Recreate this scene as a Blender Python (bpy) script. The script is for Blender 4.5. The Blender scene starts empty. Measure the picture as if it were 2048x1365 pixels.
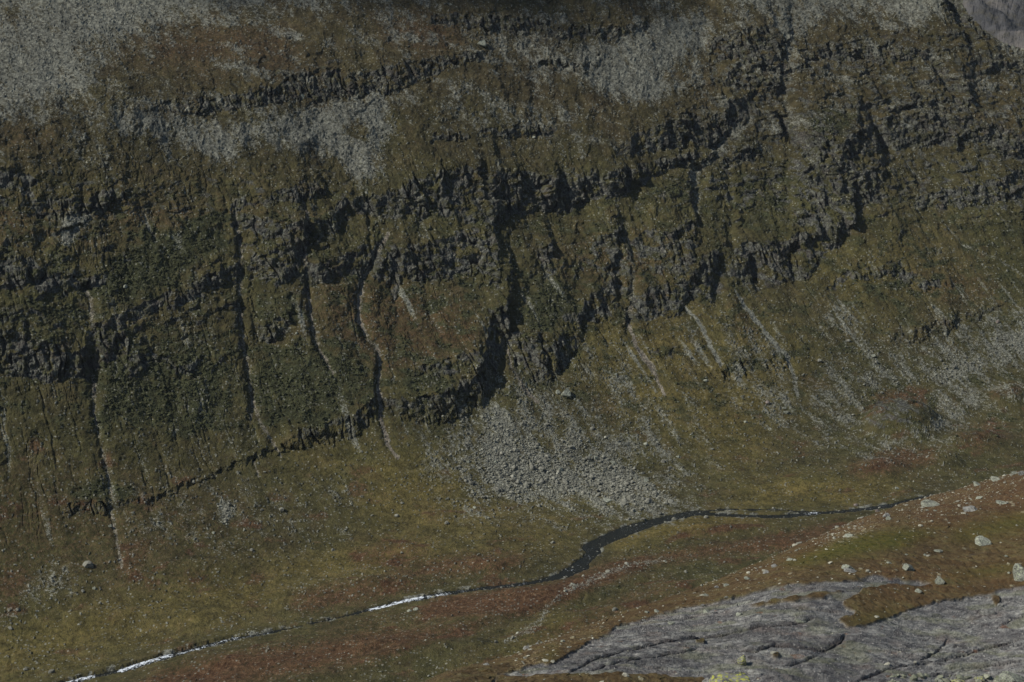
import bpy, math, random
import numpy as np
from mathutils import Vector, Euler

random.seed(7)
R = math.radians
C = bpy.context.scene.collection

# ------------------------------------------------------------------ camera, sky, sun, exposure
CAM_Z = 320.0
PITCH = R(14.0)
cam = bpy.data.objects.new('camera', bpy.data.cameras.new('camera'))
C.objects.link(cam)
cam.location = (0, 0, CAM_Z)
cam.rotation_euler = (R(90) - PITCH, 0, 0)
cam.data.sensor_width = 36.0
cam.data.lens = 36.0 / (2 * math.tan(R(14.0)))
cam.data.clip_start = 1.0
cam.data.clip_end = 20000
bpy.context.scene.camera = cam

SUN_EL = 44.0
SUN_PHI = 17.0          # degrees from due left towards the camera side
sun_dir = Vector((-math.cos(R(SUN_EL)) * math.cos(R(SUN_PHI)), -math.cos(R(SUN_EL)) * math.sin(R(SUN_PHI)), math.sin(R(SUN_EL))))
w = bpy.data.worlds.new('World'); bpy.context.scene.world = w
w.use_nodes = True
nt = w.node_tree; nt.nodes.clear()
sky = nt.nodes.new('ShaderNodeTexSky'); sky.sky_type = 'NISHITA'; sky.sun_disc = False
sky.sun_elevation = R(SUN_EL)
sky.sun_rotation = math.atan2(sun_dir.x, sun_dir.y) % (2 * math.pi)
sky.altitude = 900
bg = nt.nodes.new('ShaderNodeBackground'); bg.inputs[1].default_value = 0.055
wo = nt.nodes.new('ShaderNodeOutputWorld')
nt.links.new(sky.outputs[0], bg.inputs[0]); nt.links.new(bg.outputs[0], wo.inputs[0])
sl = bpy.data.lights.new('sun', 'SUN'); sl.energy = 3.4; sl.angle = R(0.5); sl.color = (1.0, 0.94, 0.84)
so = bpy.data.objects.new('sun', sl); C.objects.link(so)
so.location = (-300, 0, 600)
so.rotation_euler = sun_dir.to_track_quat('Z', 'Y').to_euler()
vs = bpy.context.scene.view_settings
vs.view_transform = 'Standard'; vs.look = 'None'; vs.gamma = 1.0; vs.use_curve_mapping = False
vs.exposure = 0.55
bpy.context.scene.cycles.max_bounces = 4
bpy.context.scene.cycles.diffuse_bounces = 2

# ------------------------------------------------------------------ numeric helpers
f32 = np.float32
FPX = 1024 / math.tan(R(14.0))
CP, SP = math.cos(PITCH), math.sin(PITCH)

def survey(x, y, z):
    """where a point of the land shows on the survey picture the features were read off (2048 wide)"""
    dz = z - CAM_Z
    dep = y * CP - dz * SP
    up = y * SP + dz * CP
    return 1024 + FPX * x / dep, 682.5 - FPX * up / dep, dep

def sstep(e0, e1, x):
    t = np.clip((x - e0) / (e1 - e0), 0, 1)
    return t * t * (3 - 2 * t)

def h2(ix, iy, seed):
    with np.errstate(over='ignore'):
        h = ix.astype(np.int64).astype(np.uint32) * np.uint32(374761393) + iy.astype(np.int64).astype(np.uint32) * np.uint32(668265263) + np.uint32((seed * 2246822519 + 12345) & 0xffffffff)
        h = (h ^ (h >> np.uint32(13))) * np.uint32(1274126177)
        h = (h ^ (h >> np.uint32(16))) * np.uint32(2654435761)
        h = h ^ (h >> np.uint32(15))
    return (h & np.uint32(0xffffff)).astype(f32) / f32(16777215)

def vnoise(x, y, seed=0):
    """gradient noise, about -1..1"""
    x = np.asarray(x, f32); y = np.asarray(y, f32)
    x0 = np.floor(x); y0 = np.floor(y)
    fx = x - x0; fy = y - y0
    ux = fx * fx * fx * (fx * (fx * 6 - 15) + 10); uy = fy * fy * fy * (fy * (fy * 6 - 15) + 10)
    def g(dx, dy):
        a = h2(x0 + dx, y0 + dy, seed) * f32(6.2831853)
        return np.cos(a) * (fx - dx) + np.sin(a) * (fy - dy)
    a = g(0, 0); b = g(1, 0); c = g(0, 1); d = g(1, 1)
    ab = a + ux * (b - a); cd = c + ux * (d - c)
    return (ab + uy * (cd - ab)) * f32(1.5)

def fbm(x, y, octaves=4, seed=0, gain=0.5, lac=2.07):
    s = 0; a = 1.0; n = 0
    for o in range(octaves):
        s = s + a * vnoise(x, y, seed + o * 17); n += a
        x = x * lac + 3.1; y = y * lac - 1.7; a *= gain
    return s / n

def blocky(x, y, seed=0, edge=0.12):
    """random height per cell with narrow ramps between cells: broken, jointed rock. Rows are offset from each other"""
    y0 = np.floor(y); fy = y - y0
    def row(yy):
        xs = x + h2(yy, yy * 0 + 5, seed + 3) * 7
        x0 = np.floor(xs); fx = xs - x0
        a = h2(x0, yy, seed); b = h2(x0 + 1, yy, seed)
        t = sstep(1 - edge, 1, fx)
        return a + (b - a) * t
    t = sstep(1 - edge, 1, fy)
    r0 = row(y0); r1 = row(y0 + 1)
    return r0 + (r1 - r0) * t

def worley(x, y, seed=0):
    x0 = np.floor(x); y0 = np.floor(y)
    d1 = np.full(x.shape, 9, f32); val = np.zeros(x.shape, f32)
    for dx in (-1, 0, 1):
        for dy in (-1, 0, 1):
            cx = x0 + dx; cy = y0 + dy
            px = cx + h2(cx, cy, seed); py = cy + h2(cx, cy, seed + 1)
            d = (x - px) ** 2 + (y - py) ** 2
            m = d < d1
            d1 = np.where(m, d, d1); val = np.where(m, h2(cx, cy, seed + 2), val)
    return np.sqrt(d1), val

# ---- areas read off the photograph, kept as rasters over the land survey
RX0, RY0, RS = -260, -240, 4.0
RW, RH = 660, 440
_gx, _gy = np.meshgrid(RX0 + (np.arange(RW) + .5) * RS, RY0 + (np.arange(RH) + .5) * RS)

def blur(a, r):
    r = int(round(r / RS))
    if r < 1: return a
    for _ in range(2):
        for ax in (0, 1):
            p = np.pad(a, [(r, r + 1) if k == ax else (0, 0) for k in (0, 1)], mode='edge')
            c = np.cumsum(p, axis=ax)
            if ax == 0: a = (c[2 * r + 1:] - c[:-2 * r - 1])[:a.shape[0]] / (2 * r + 1)
            else: a = (c[:, 2 * r + 1:] - c[:, :-2 * r - 1])[:, :a.shape[1]] / (2 * r + 1)
    return a

def poly(pts):
    inside = np.zeros(_gx.shape, bool)
    n = len(pts)
    for i in range(n):
        x1, y1 = pts[i]; x2, y2 = pts[(i + 1) % n]
        if y1 == y2: continue
        c = ((y1 > _gy) != (y2 > _gy)) & (_gx < (x2 - x1) * (_gy - y1) / (y2 - y1) + x1)
        inside ^= c
    return inside.astype(f32)

def area(items):
    """items: (strength, feather, polygon)"""
    m = np.zeros(_gx.shape, f32)
    for s, f, p in items:
        m = np.maximum(m, s * blur(poly(p), f)) if s > 0 else m * (1 + s * blur(poly(p), f))
    return m

def look(raster, X, Y):
    fx = np.clip((X - RX0) / RS - .5, 0, RW - 1.001); fy = np.clip((Y - RY0) / RS - .5, 0, RH - 1.001)
    ix = fx.astype(np.int32); iy = fy.astype(np.int32); tx = fx - ix; ty = fy - iy
    a = raster[iy, ix] * (1 - tx) + raster[iy, ix + 1] * tx
    b = raster[iy + 1, ix] * (1 - tx) + raster[iy + 1, ix + 1] * tx
    return (a * (1 - ty) + b * ty).astype(f32)

def seg_dist(X, Y, pts):
    """distance to a polyline and the running parameter; pts (x, y, half width)"""
    best = np.full(X.shape, 1e6, f32); wid = np.ones(X.shape, f32); par = np.zeros(X.shape, f32); side = np.zeros(X.shape, f32)
    for i in range(len(pts) - 1):
        x1, y1, w1 = pts[i]; x2, y2, w2 = pts[i + 1]
        dx, dy = x2 - x1, y2 - y1; L = dx * dx + dy * dy + 1e-9
        t = np.clip(((X - x1) * dx + (Y - y1) * dy) / L, 0, 1)
        ex = X - x1 - t * dx; ey = Y - y1 - t * dy
        d = np.sqrt(ex * ex + ey * ey)
        m = d < best
        best = np.where(m, d, best); wid = np.where(m, w1 + (w2 - w1) * t, wid); par = np.where(m, i + t, par)
        side = np.where(m, ex * dy - ey * dx, side)
    return best, wid, par, side

# ------------------------------------------------------------------ the lie of the land
AL = R(24.0); CA, SA = math.cos(AL), math.sin(AL)
Y0 = 860.0
_T = np.arange(-100, 1600, 2.0)
def _prof(knots, vals):
    z = np.interp(_T, knots, vals)
    k = np.hanning(31); k /= k.sum()
    return np.convolve(np.pad(z, 15, mode='edge'), k, 'valid')
PROF_L = _prof([-100, 0, 50, 100, 180, 260, 330, 500, 1600], [0, 0, 18, 52, 116, 178, 205, 262, 800])
PROF_R = _prof([-100, 0, 50, 100, 170, 300, 450, 600, 1600], [0, 0, 16, 44, 92, 200, 310, 410, 1000])

def land(x, y):
    a = x * CA + (y - Y0) * SA
    t = -x * SA + (y - Y0) * CA
    foot = np.interp(a, [-400, -180, -60, 60, 160, 280, 500], [12, 30, 70, 92, 105, 120, 120])
    tw = t - foot + 14 * fbm(a / 130, t / 300, 2, 5)
    wl = sstep(-120, 220, a)
    zl = np.interp(tw, _T, PROF_L); zr = np.interp(tw, _T, PROF_R)
    z = zl * (1 - wl) + zr * wl
    z = z + np.clip(t, 0, 200) * 0.03
    z = z - 0.075 * np.maximum(-(a + 10), 0)                     # the valley falls to the left
    n = np.maximum(-t - 6, 0)
    z = z + n * 0.085 + sstep(5, 60, n) * (2.6 * vnoise(a / 70 + 3, t / 22, 8) + 1.1 * vnoise(a / 30, t / 11, 9))
    return z, a, t

def ray(X, Y):
    r = (X - 1024) / FPX; u = (682.5 - Y) / FPX
    return np.array([r, CP + u * SP, -SP + u * CP])

def on_land(X, Y):
    d = ray(X, Y); s = np.arange(450, 1500, 1.0)
    x = d[0] * s; y = d[1] * s; z = CAM_Z + d[2] * s
    g, _, _ = land(x, y)
    i = int(np.argmax(z < g))
    return x[i], y[i], g[i]

# ---- river courses (picture x, y, half width in metres)
RIVER = [(20, 1412, 3), (90, 1385, 3), (130, 1368, 3), (180, 1352, 2.6), (245, 1338, 2.8), (330, 1312, 3.4), (420, 1288, 3.2), (480, 1274, 2.4), (530, 1266, 2.2), (580, 1255, 1.3), (660, 1238, 1.2), (740, 1218, 2.2),
         (800, 1202, 2.8), (850, 1193, 3.2), (900, 1184, 3.6), (960, 1176, 3), (1020, 1166, 2.4), (1080, 1157, 3), (1130, 1146, 4.5), (1158, 1131, 6.5), (1174, 1116, 4), (1186, 1104, 5), (1182, 1092, 6.5),
         (1215, 1076, 7), (1250, 1060, 8), (1290, 1047, 7), (1340, 1034, 5.5), (1385, 1025, 5.5), (1400, 1023, 5)]
R_UP = [(1398, 1021, 2.4), (1450, 1018, 1.8), (1520, 1018.5, 1.5), (1570, 1020, 1.5), (1610, 1025, 3)]
R_LO = [(1396, 1025, 4), (1450, 1029.5, 3.8), (1520, 1033, 3.4), (1570, 1033.5, 3.2), (1620, 1028, 3.6), (1680, 1024, 2.4), (1740, 1020, 3.2), (1790, 1013, 4.5), (1830, 1004, 6.5), (1870, 995, 6), (1900, 991, 5), (1990, 984, 5), (2080, 978, 5)]
FOAM = [(60, 195, .9), (235, 345, 1.0), (345, 480, .65), (480, 545, .5), (735, 850, 1.0), (850, 900, .8), (900, 940, .4), (1610, 1640, .7), (945, 1060, .3), (1140, 1160, .35), (1170, 1190, .3), (1245, 1300, .33), (1330, 1400, .36), (1700, 1800, .28)]

def world_course(c):
    out = []
    for X, Y, hw in c:
        x, y, z = on_land(X, Y); out.append((x, y, hw * .62, z, X))
    return out
courses = [world_course(c) for c in (RIVER, R_UP, R_LO)]
for c in courses:                                       # water runs down to the left, never up
    zs = [p[3] for p in c]
    for i in range(len(zs) - 2, -1, -1): zs[i] = min(zs[i], zs[i + 1] - 0.0)
    for i in range(len(zs)): c[i] = (c[i][0], c[i][1], c[i][2], zs[i] - 0.9, c[i][4])
zj = courses[0][-1][3]
for c in courses[1:]:
    for i in range(len(c)): c[i] = (c[i][0], c[i][1], c[i][2], zj + 0.02 * i, c[i][4])

# ------------------------------------------------------------------ what the photograph shows, area by area
SCREE = area([
    (.85, 34, [(-260, -240), (620, -240), (880, -30), (620, 30), (420, 60), (330, 130), (180, 200), (60, 235), (-260, 240)]),
    (.92, 20, [(-260, 200), (30, 210), (120, 222), (220, 232), (300, 222), (360, 238), (470, 262), (560, 245), (640, 215), (700, 205), (790, 190), (805, 215), (800, 260), (775, 300), (765, 345), (745, 385), (712, 383), (705, 360), (690, 330), (640, 322), (560, 312), (500, 305), (470, 330), (420, 322), (370, 300), (300, 290), (230, 262), (120, 250), (-260, 245)]),
    (.7, 22, [(880, 60), (960, 70), (1060, 78), (1150, 100), (1260, 95), (1380, 60), (1480, 40), (1540, 70), (1560, 110), (1440, 60), (1340, 120), (1370, 190), (1330, 225), (1230, 200), (1150, 165), (1120, 190), (1170, 215), (1060, 140), (960, 105)]),
    (.9, 16, [(1120, 100), (1220, 95), (1330, 40), (1420, 30), (1440, 80), (1380, 130), (1330, 160), (1350, 200), (1300, 225), (1240, 205), (1180, 170), (1150, 130)]),
    (.75, 18, [(1430, -240), (1900, -240), (1900, -20), (1880, 50), (1850, 70), (1760, 40), (1700, 40), (1640, 60), (1600, 85), (1590, 110), (1570, 175), (1555, 110), (1530, 40), (1450, 10)]),
    (.8, 6, [(1660, 0), (1720, 10), (1790, 50), (1830, 70), (1800, 72), (1730, 40)]),
    (.75, 12, [(1530, 228), (1500, 232), (1450, 270), (1430, 300), (1405, 335), (1385, 360), (1390, 420), (1402, 425), (1400, 370), (1430, 330), (1480, 290), (1500, 262)]),
    (.8, 10, [(120, 432), (190, 425), (205, 440), (170, 470), (140, 505), (122, 500), (130, 465)]),
    (.86, 34, [(1000, 760), (1028, 800), (1045, 850), (1100, 930), (1130, 860), (1120, 820), (1145, 820), (1170, 860), (1200, 890), (1250, 920), (1300, 950), (1340, 985), (1385, 1012), (1375, 1030), (1310, 1042), (1240, 1035), (1190, 1012), (1140, 1008), (1080, 1015), (1010, 1010), (975, 1003), (950, 965), (955, 900), (972, 850), (990, 800)]),
    (.56, 34, [(985, 790), (950, 820), (915, 860), (900, 900), (905, 930), (930, 960), (960, 1000), (1010, 1010), (1080, 1015), (1100, 880), (1045, 850), (1028, 800)]),
    (.7, 10, [(1285, 835), (1305, 850), (1325, 895), (1350, 940), (1395, 975), (1380, 985), (1330, 950), (1305, 905)]),
    (.62, 14, [(1368, 620), (1392, 650), (1395, 790), (1420, 850), (1430, 900), (1470, 970), (1440, 975), (1410, 900), (1385, 840), (1375, 760)]),
    (.8, 14, [(1540, 800), (1570, 815), (1585, 850), (1555, 855), (1520, 830)]),
    (.44, 40, [(860, 820), (1010, 730), (1180, 780), (1400, 960), (1440, 1020), (1300, 1060), (900, 1040), (840, 940)]),
    (.44, 44, [(1600, 760), (1760, 690), (1900, 640), (2300, 540), (2300, 760), (2060, 780), (1980, 860), (1760, 930), (1560, 860)]),
    (.82, 30, [(1690, 800), (1705, 770), (1760, 740), (1820, 738), (1880, 745), (1905, 720), (1960, 690), (2060, 640), (2300, 560), (2300, 700), (2060, 735), (1980, 745), (1955, 760), (1950, 795), (1895, 808), (1880, 780), (1800, 780), (1760, 800), (1735, 825), (1690, 830), (1640, 838), (1590, 812), (1640, 820)]),
    (.85, 10, [(1955, 790), (1940, 840), (1900, 862), (1850, 882), (1800, 900), (1750, 925), (1780, 890), (1850, 865), (1920, 835), (1935, 800)]),
    (.5, 30, [(1880, 690), (2060, 600), (2300, 520), (2300, 640), (2060, 700), (1900, 740)]),
    (.95, 9, [(430, 1020), (470, 1010), (482, 1040), (460, 1062), (440, 1050)]),
    (.7, 14, [(675, 1070), (715, 1080), (700, 1100), (670, 1090)]),
    (.4, 26, [(600, 930), (680, 960), (760, 990), (700, 1020), (620, 990)]),
    (.38, 24, [(90, 1120), (170, 1130), (160, 1200), (60, 1250), (0, 1260), (0, 1230), (80, 1180)]),
    (.25, 50, [(230, 960), (560, 960), (720, 1090), (640, 1120), (420, 1110), (260, 1140)]),
    (.55, 16, [(1720, 905), (1790, 900), (1760, 930), (1720, 935)]),
    (.42, 26, [(1140, 700), (1260, 690), (1340, 840), (1420, 960), (1300, 900), (1180, 800)]),
    (.40, 26, [(1440, 640), (1540, 660), (1620, 800), (1560, 900), (1460, 800)]),
    (.40, 30, [(1620, 560), (1800, 700), (1900, 700), (1760, 740), (1650, 700)]),
    (.35, 24, [(1490, 780), (1560, 740), (1640, 760), (1600, 800)]),
    (.35, 24, [(1640, 560), (1700, 600), (1740, 660), (1690, 690), (1640, 620)]),
    (.3, 30, [(860, 200), (1000, 200), (1240, 290), (1200, 320), (900, 300)]),
    (.6, 8, [(855, 262), (910, 222), (925, 228), (880, 262), (868, 290)]),
    (.55, 8, [(870, 318), (1000, 312), (1000, 322), (900, 326)]),
    (-.85, 10, [(695, 255), (740, 258), (750, 290), (710, 285)]),
    (-.8, 10, [(770, 240), (800, 210), (830, 230), (800, 262)]),
    (-.85, 12, [(480, 310), (560, 308), (640, 335), (690, 365), (640, 372), (500, 350)]),
    (-.7, 14, [(510, 283), (585, 288), (580, 300), (515, 300)]),
    (-.6, 24, [(1440, 120), (1560, 50), (1570, 160), (1480, 190)]),
    (-.6, 18, [(1140, 930), (1180, 900), (1200, 930), (1160, 960)]),
    (-.8, 12, [(1735, 800), (1830, 775), (1880, 790), (1870, 840), (1800, 880), (1730, 850)]),
    (-.7, 22, [(150, 120), (330, 60), (480, 30), (620, 50), (560, 150), (400, 190), (250, 190)]),
    (-.6, 16, [(0, 20), (70, 20), (70, 50), (0, 60)]),
])
HEATH = area([   # red-brown heather and bilberry
    (.42, 60, [(-260, 280), (700, 310), (740, 420), (480, 470), (-260, 560)]),
    (.42, 40, [(620, 560), (980, 560), (960, 740), (780, 780), (640, 700)]),
    (.36, 40, [(1100, 470), (1400, 440), (1380, 620), (1120, 600)]),
    (.36, 50, [(1560, 120), (2000, 150), (2200, 360), (1700, 340)]),
    (.3, 60, [(-200, 900), (500, 960), (560, 1120), (200, 1200), (-200, 1200)]),
    (.8, 30, [(270, 70), (450, 30), (620, 60), (620, 150), (560, 175), (420, 160), (260, 150), (120, 190), (80, 175), (240, 120)]),
    (.9, 26, [(780, 30), (900, 25), (960, 70), (940, 110), (860, 130), (790, 100), (740, 90)]),
    (.6, 20, [(-260, 240), (120, 250), (160, 300), (60, 330), (-260, 330)]),
    (.6, 20, [(1380, 150), (1450, 140), (1440, 200), (1360, 210)]),
    (.5, 20, [(1000, 240), (1160, 220), (1200, 260), (1040, 300)]),
    (.45, 20, [(820, 280), (880, 270), (960, 310), (820, 330), (760, 340)]),
    (.9, 12, [(1020, 1180), (1130, 1160), (1240, 1130), (1380, 1105), (1500, 1090), (1640, 1062), (1700, 1050), (1680, 1080), (1560, 1110), (1480, 1115), (1330, 1135), (1230, 1170), (1120, 1220), (1070, 1240), (960, 1240), (860, 1250), (830, 1230), (900, 1195)]),
    (.6, 12, [(1340, 1075), (1500, 1045), (1600, 1040), (1600, 1050), (1480, 1062), (1380, 1092)]),
    (.8, 12, [(900, 1160), (980, 1130), (1050, 1110), (1080, 1118), (1010, 1150), (930, 1160)]),
    (.75, 14, [(700, 1170), (800, 1140), (900, 1120), (1000, 1112), (1060, 1125), (1000, 1150), (880, 1162), (760, 1165)]),
    (.7, 18, [(580, 1200), (660, 1180), (760, 1160), (850, 1150), (860, 1172), (760, 1205), (660, 1225), (590, 1240)]),
    (.75, 16, [(330, 1345), (480, 1310), (620, 1290), (740, 1270), (900, 1255), (1010, 1230), (1000, 1260), (880, 1290), (760, 1330), (600, 1360), (400, 1400), (200, 1420)]),
    (.5, 20, [(620, 1260), (760, 1230), (860, 1230), (900, 1250), (740, 1270), (600, 1290)]),
    (.7, 20, [(700, 1110), (830, 1090), (900, 1110), (800, 1140), (700, 1140)]),
    (.5, 14, [(1100, 1320), (1300, 1220), (1400, 1180), (1340, 1160), (1240, 1200), (1060, 1290)]),
    (.5, 18, [(230, 1090), (330, 1060), (300, 1150), (240, 1180)]),
    (.55, 18, [(0, 1130), (90, 1150), (70, 1200), (0, 1220)]),
    (.5, 20, [(330, 1150), (430, 1140), (440, 1170), (340, 1190)]),
    (.6, 16, [(920, 1030), (850, 1020), (880, 1050)]),
    (.6, 14, [(1600, 740), (1660, 770), (1690, 800), (1620, 790)]),
    (.75, 12, [(1740, 805), (1830, 776), (1876, 790), (1866, 822), (1790, 818), (1745, 845)]),
    (.7, 12, [(1700, 940), (1800, 900), (1900, 905), (1880, 935), (1760, 960), (1700, 960)]),
    (.6, 12, [(1900, 870), (2000, 850), (2060, 870), (1990, 900), (1920, 895)]),
    (.6, 10, [(1980, 790), (2060, 765), (2060, 790), (1990, 810)]),
    (.4, 20, [(1450, 620), (1520, 600), (1540, 700), (1480, 700)]),
    (.45, 30, [(1820, 520), (1990, 560), (2048, 620), (1900, 620), (1820, 580)]),
    (.4, 30, [(640, 560), (720, 580), (700, 640), (640, 660)]),
    (.5, 20, [(800, 690), (900, 640), (980, 640), (960, 700), (850, 720)]),
    (.4, 30, [(1140, 780), (1280, 790), (1300, 840), (1200, 860)]),
])
GOLD = area([
    (.55, 30, [(-200, 1290), (0, 1262), (300, 1180), (560, 1135), (800, 1085), (1150, 1088), (1180, 1100), (1120, 1105), (900, 1112), (640, 1170), (560, 1235), (400, 1275), (200, 1330), (-200, 1440)]),
    (.9, 20, [(560, 1140), (800, 1088), (1150, 1088), (1180, 1100), (1120, 1105), (900, 1112), (640, 1165)]),
    (1, 12, [(1240, 1078), (1400, 1040), (1620, 1043), (1500, 1058), (1340, 1082), (1230, 1112)]),
    (.8, 18, [(1430, 1012), (1560, 960), (1800, 970), (1850, 988), (1700, 1018), (1450, 1015)]),
    (.9, 8, [(1420, 1022), (1600, 1020), (1580, 1028), (1430, 1027)]),
    (.55, 40, [(1130, 680), (1380, 620), (1640, 700), (1560, 880), (1500, 980), (1380, 900), (1200, 800)]),
    (.6, 40, [(760, 900), (900, 920), (960, 1020), (1200, 1040), (1150, 1090), (800, 1090), (700, 1000)]),
    (.5, 40, [(560, 880), (760, 900), (760, 960), (600, 960)]),
    (.4, 50, [(1600, 520), (1900, 480), (1950, 560), (1700, 640)]),
    (.7, 20, [(1120, 1280), (1200, 1220), (1130, 1230), (1020, 1300), (900, 1350), (1000, 1330)]),
])
WILLOW = area([  # dark green willow scrub
    (.9, 20, [(200, 560), (260, 510), (320, 480), (400, 450), (460, 440), (470, 500), (400, 530), (380, 570), (300, 600), (220, 620), (180, 600)]),
    (.75, 24, [(200, 700), (420, 680), (480, 760), (470, 860), (380, 880), (220, 850), (190, 760)]),
    (.75, 20, [(520, 720), (640, 700), (740, 720), (740, 800), (700, 830), (600, 860), (520, 850), (510, 780)]),
    (.8, 14, [(790, 780), (830, 740), (920, 720), (950, 740), (880, 780), (820, 800)]),
    (.8, 14, [(1040, 620), (1090, 560), (1150, 560), (1150, 640), (1100, 665), (1040, 660)]),
    (.9, 14, [(1600, 250), (1650, 225), (1720, 232), (1690, 270), (1640, 290), (1600, 280)]),
    (.7, 14, [(1320, 380), (1420, 370), (1400, 410), (1300, 410)]),
    (.6, 18, [(500, 920), (380, 960), (350, 990), (440, 960)]),
    (.85, 10, [(140, 985), (200, 965), (260, 985), (310, 990), (250, 1010), (190, 1010), (150, 1005)]),
    (.7, 12, [(1420, 745), (1480, 715), (1510, 720), (1490, 750)]),
    (.7, 12, [(1530, 720), (1580, 705), (1575, 735), (1540, 740)]),
    (.5, 30, [(0, 600), (160, 590), (180, 680), (60, 700), (0, 700)]),
    (.6, 18, [(560, 600), (600, 620), (570, 660), (500, 660), (500, 620)]),
    (.5, 20, [(1200, 790), (1290, 790), (1290, 800), (1230, 810)]),
    (.5, 26, [(1480, 360), (1600, 330), (1600, 420), (1500, 440)]),
    (.45, 30, [(820, 560), (960, 560), (960, 620), (840, 640)]),
    (.5, 14, [(1140, 1200), (1240, 1160), (1320, 1150), (1260, 1190), (1160, 1230)]),
    (.4, 26, [(1700, 560), (1880, 520), (1930, 560), (1800, 610), (1700, 610)]),
])
ROCKY = area([   # how broken by small crags the slope is
    (.8, 60, [(-260, 330), (700, 320), (760, 420), (760, 560), (600, 700), (300, 760), (-260, 800)]),
    (.85, 50, [(560, 110), (760, 110), (760, 210), (400, 240), (200, 240), (300, 200)]),
    (.6, 40, [(720, 380), (1400, 320), (1600, 460), (1600, 620), (1300, 640), (1000, 600), (740, 560)]),
    (.9, 50, [(880, 20), (1300, 20), (1300, 100), (1000, 110)]),
    (1., 50, [(1430, 60), (1900, 60), (2300, 180), (2300, 480), (1700, 480), (1500, 480), (1250, 300), (1400, 200)]),
    (.8, 20, [(1860, -200), (2300, -100), (2300, 200), (1950, 130), (1870, 80)]),
    (.35, 40, [(1660, 540), (1990, 560), (1990, 680), (1700, 640)]),
    (.5, 40, [(0, 240), (500, 330), (700, 360), (700, 420), (0, 420)]),
    (-.7, 30, [(200, 560), (260, 510), (320, 480), (400, 450), (470, 440), (480, 500), (400, 530), (300, 600), (200, 620)]),
])
OUTCROP = area([  # knolls of bare ice-worn rock
    (1.5, 6, [(1738, 835), (1770, 812), (1830, 806), (1872, 812), (1856, 842), (1800, 862), (1750, 858)]),
    (.8, 8, [(1720, 940), (1790, 910), (1800, 922), (1740, 950)]),
    (.8, 8, [(1850, 930), (1900, 905), (1912, 920), (1870, 940)]),
    (.9, 8, [(1900, 880), (1990, 862), (2010, 875), (1930, 895)]),
    (.8, 8, [(1975, 800), (2030, 780), (2060, 790), (2000, 812)]),
])

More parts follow.
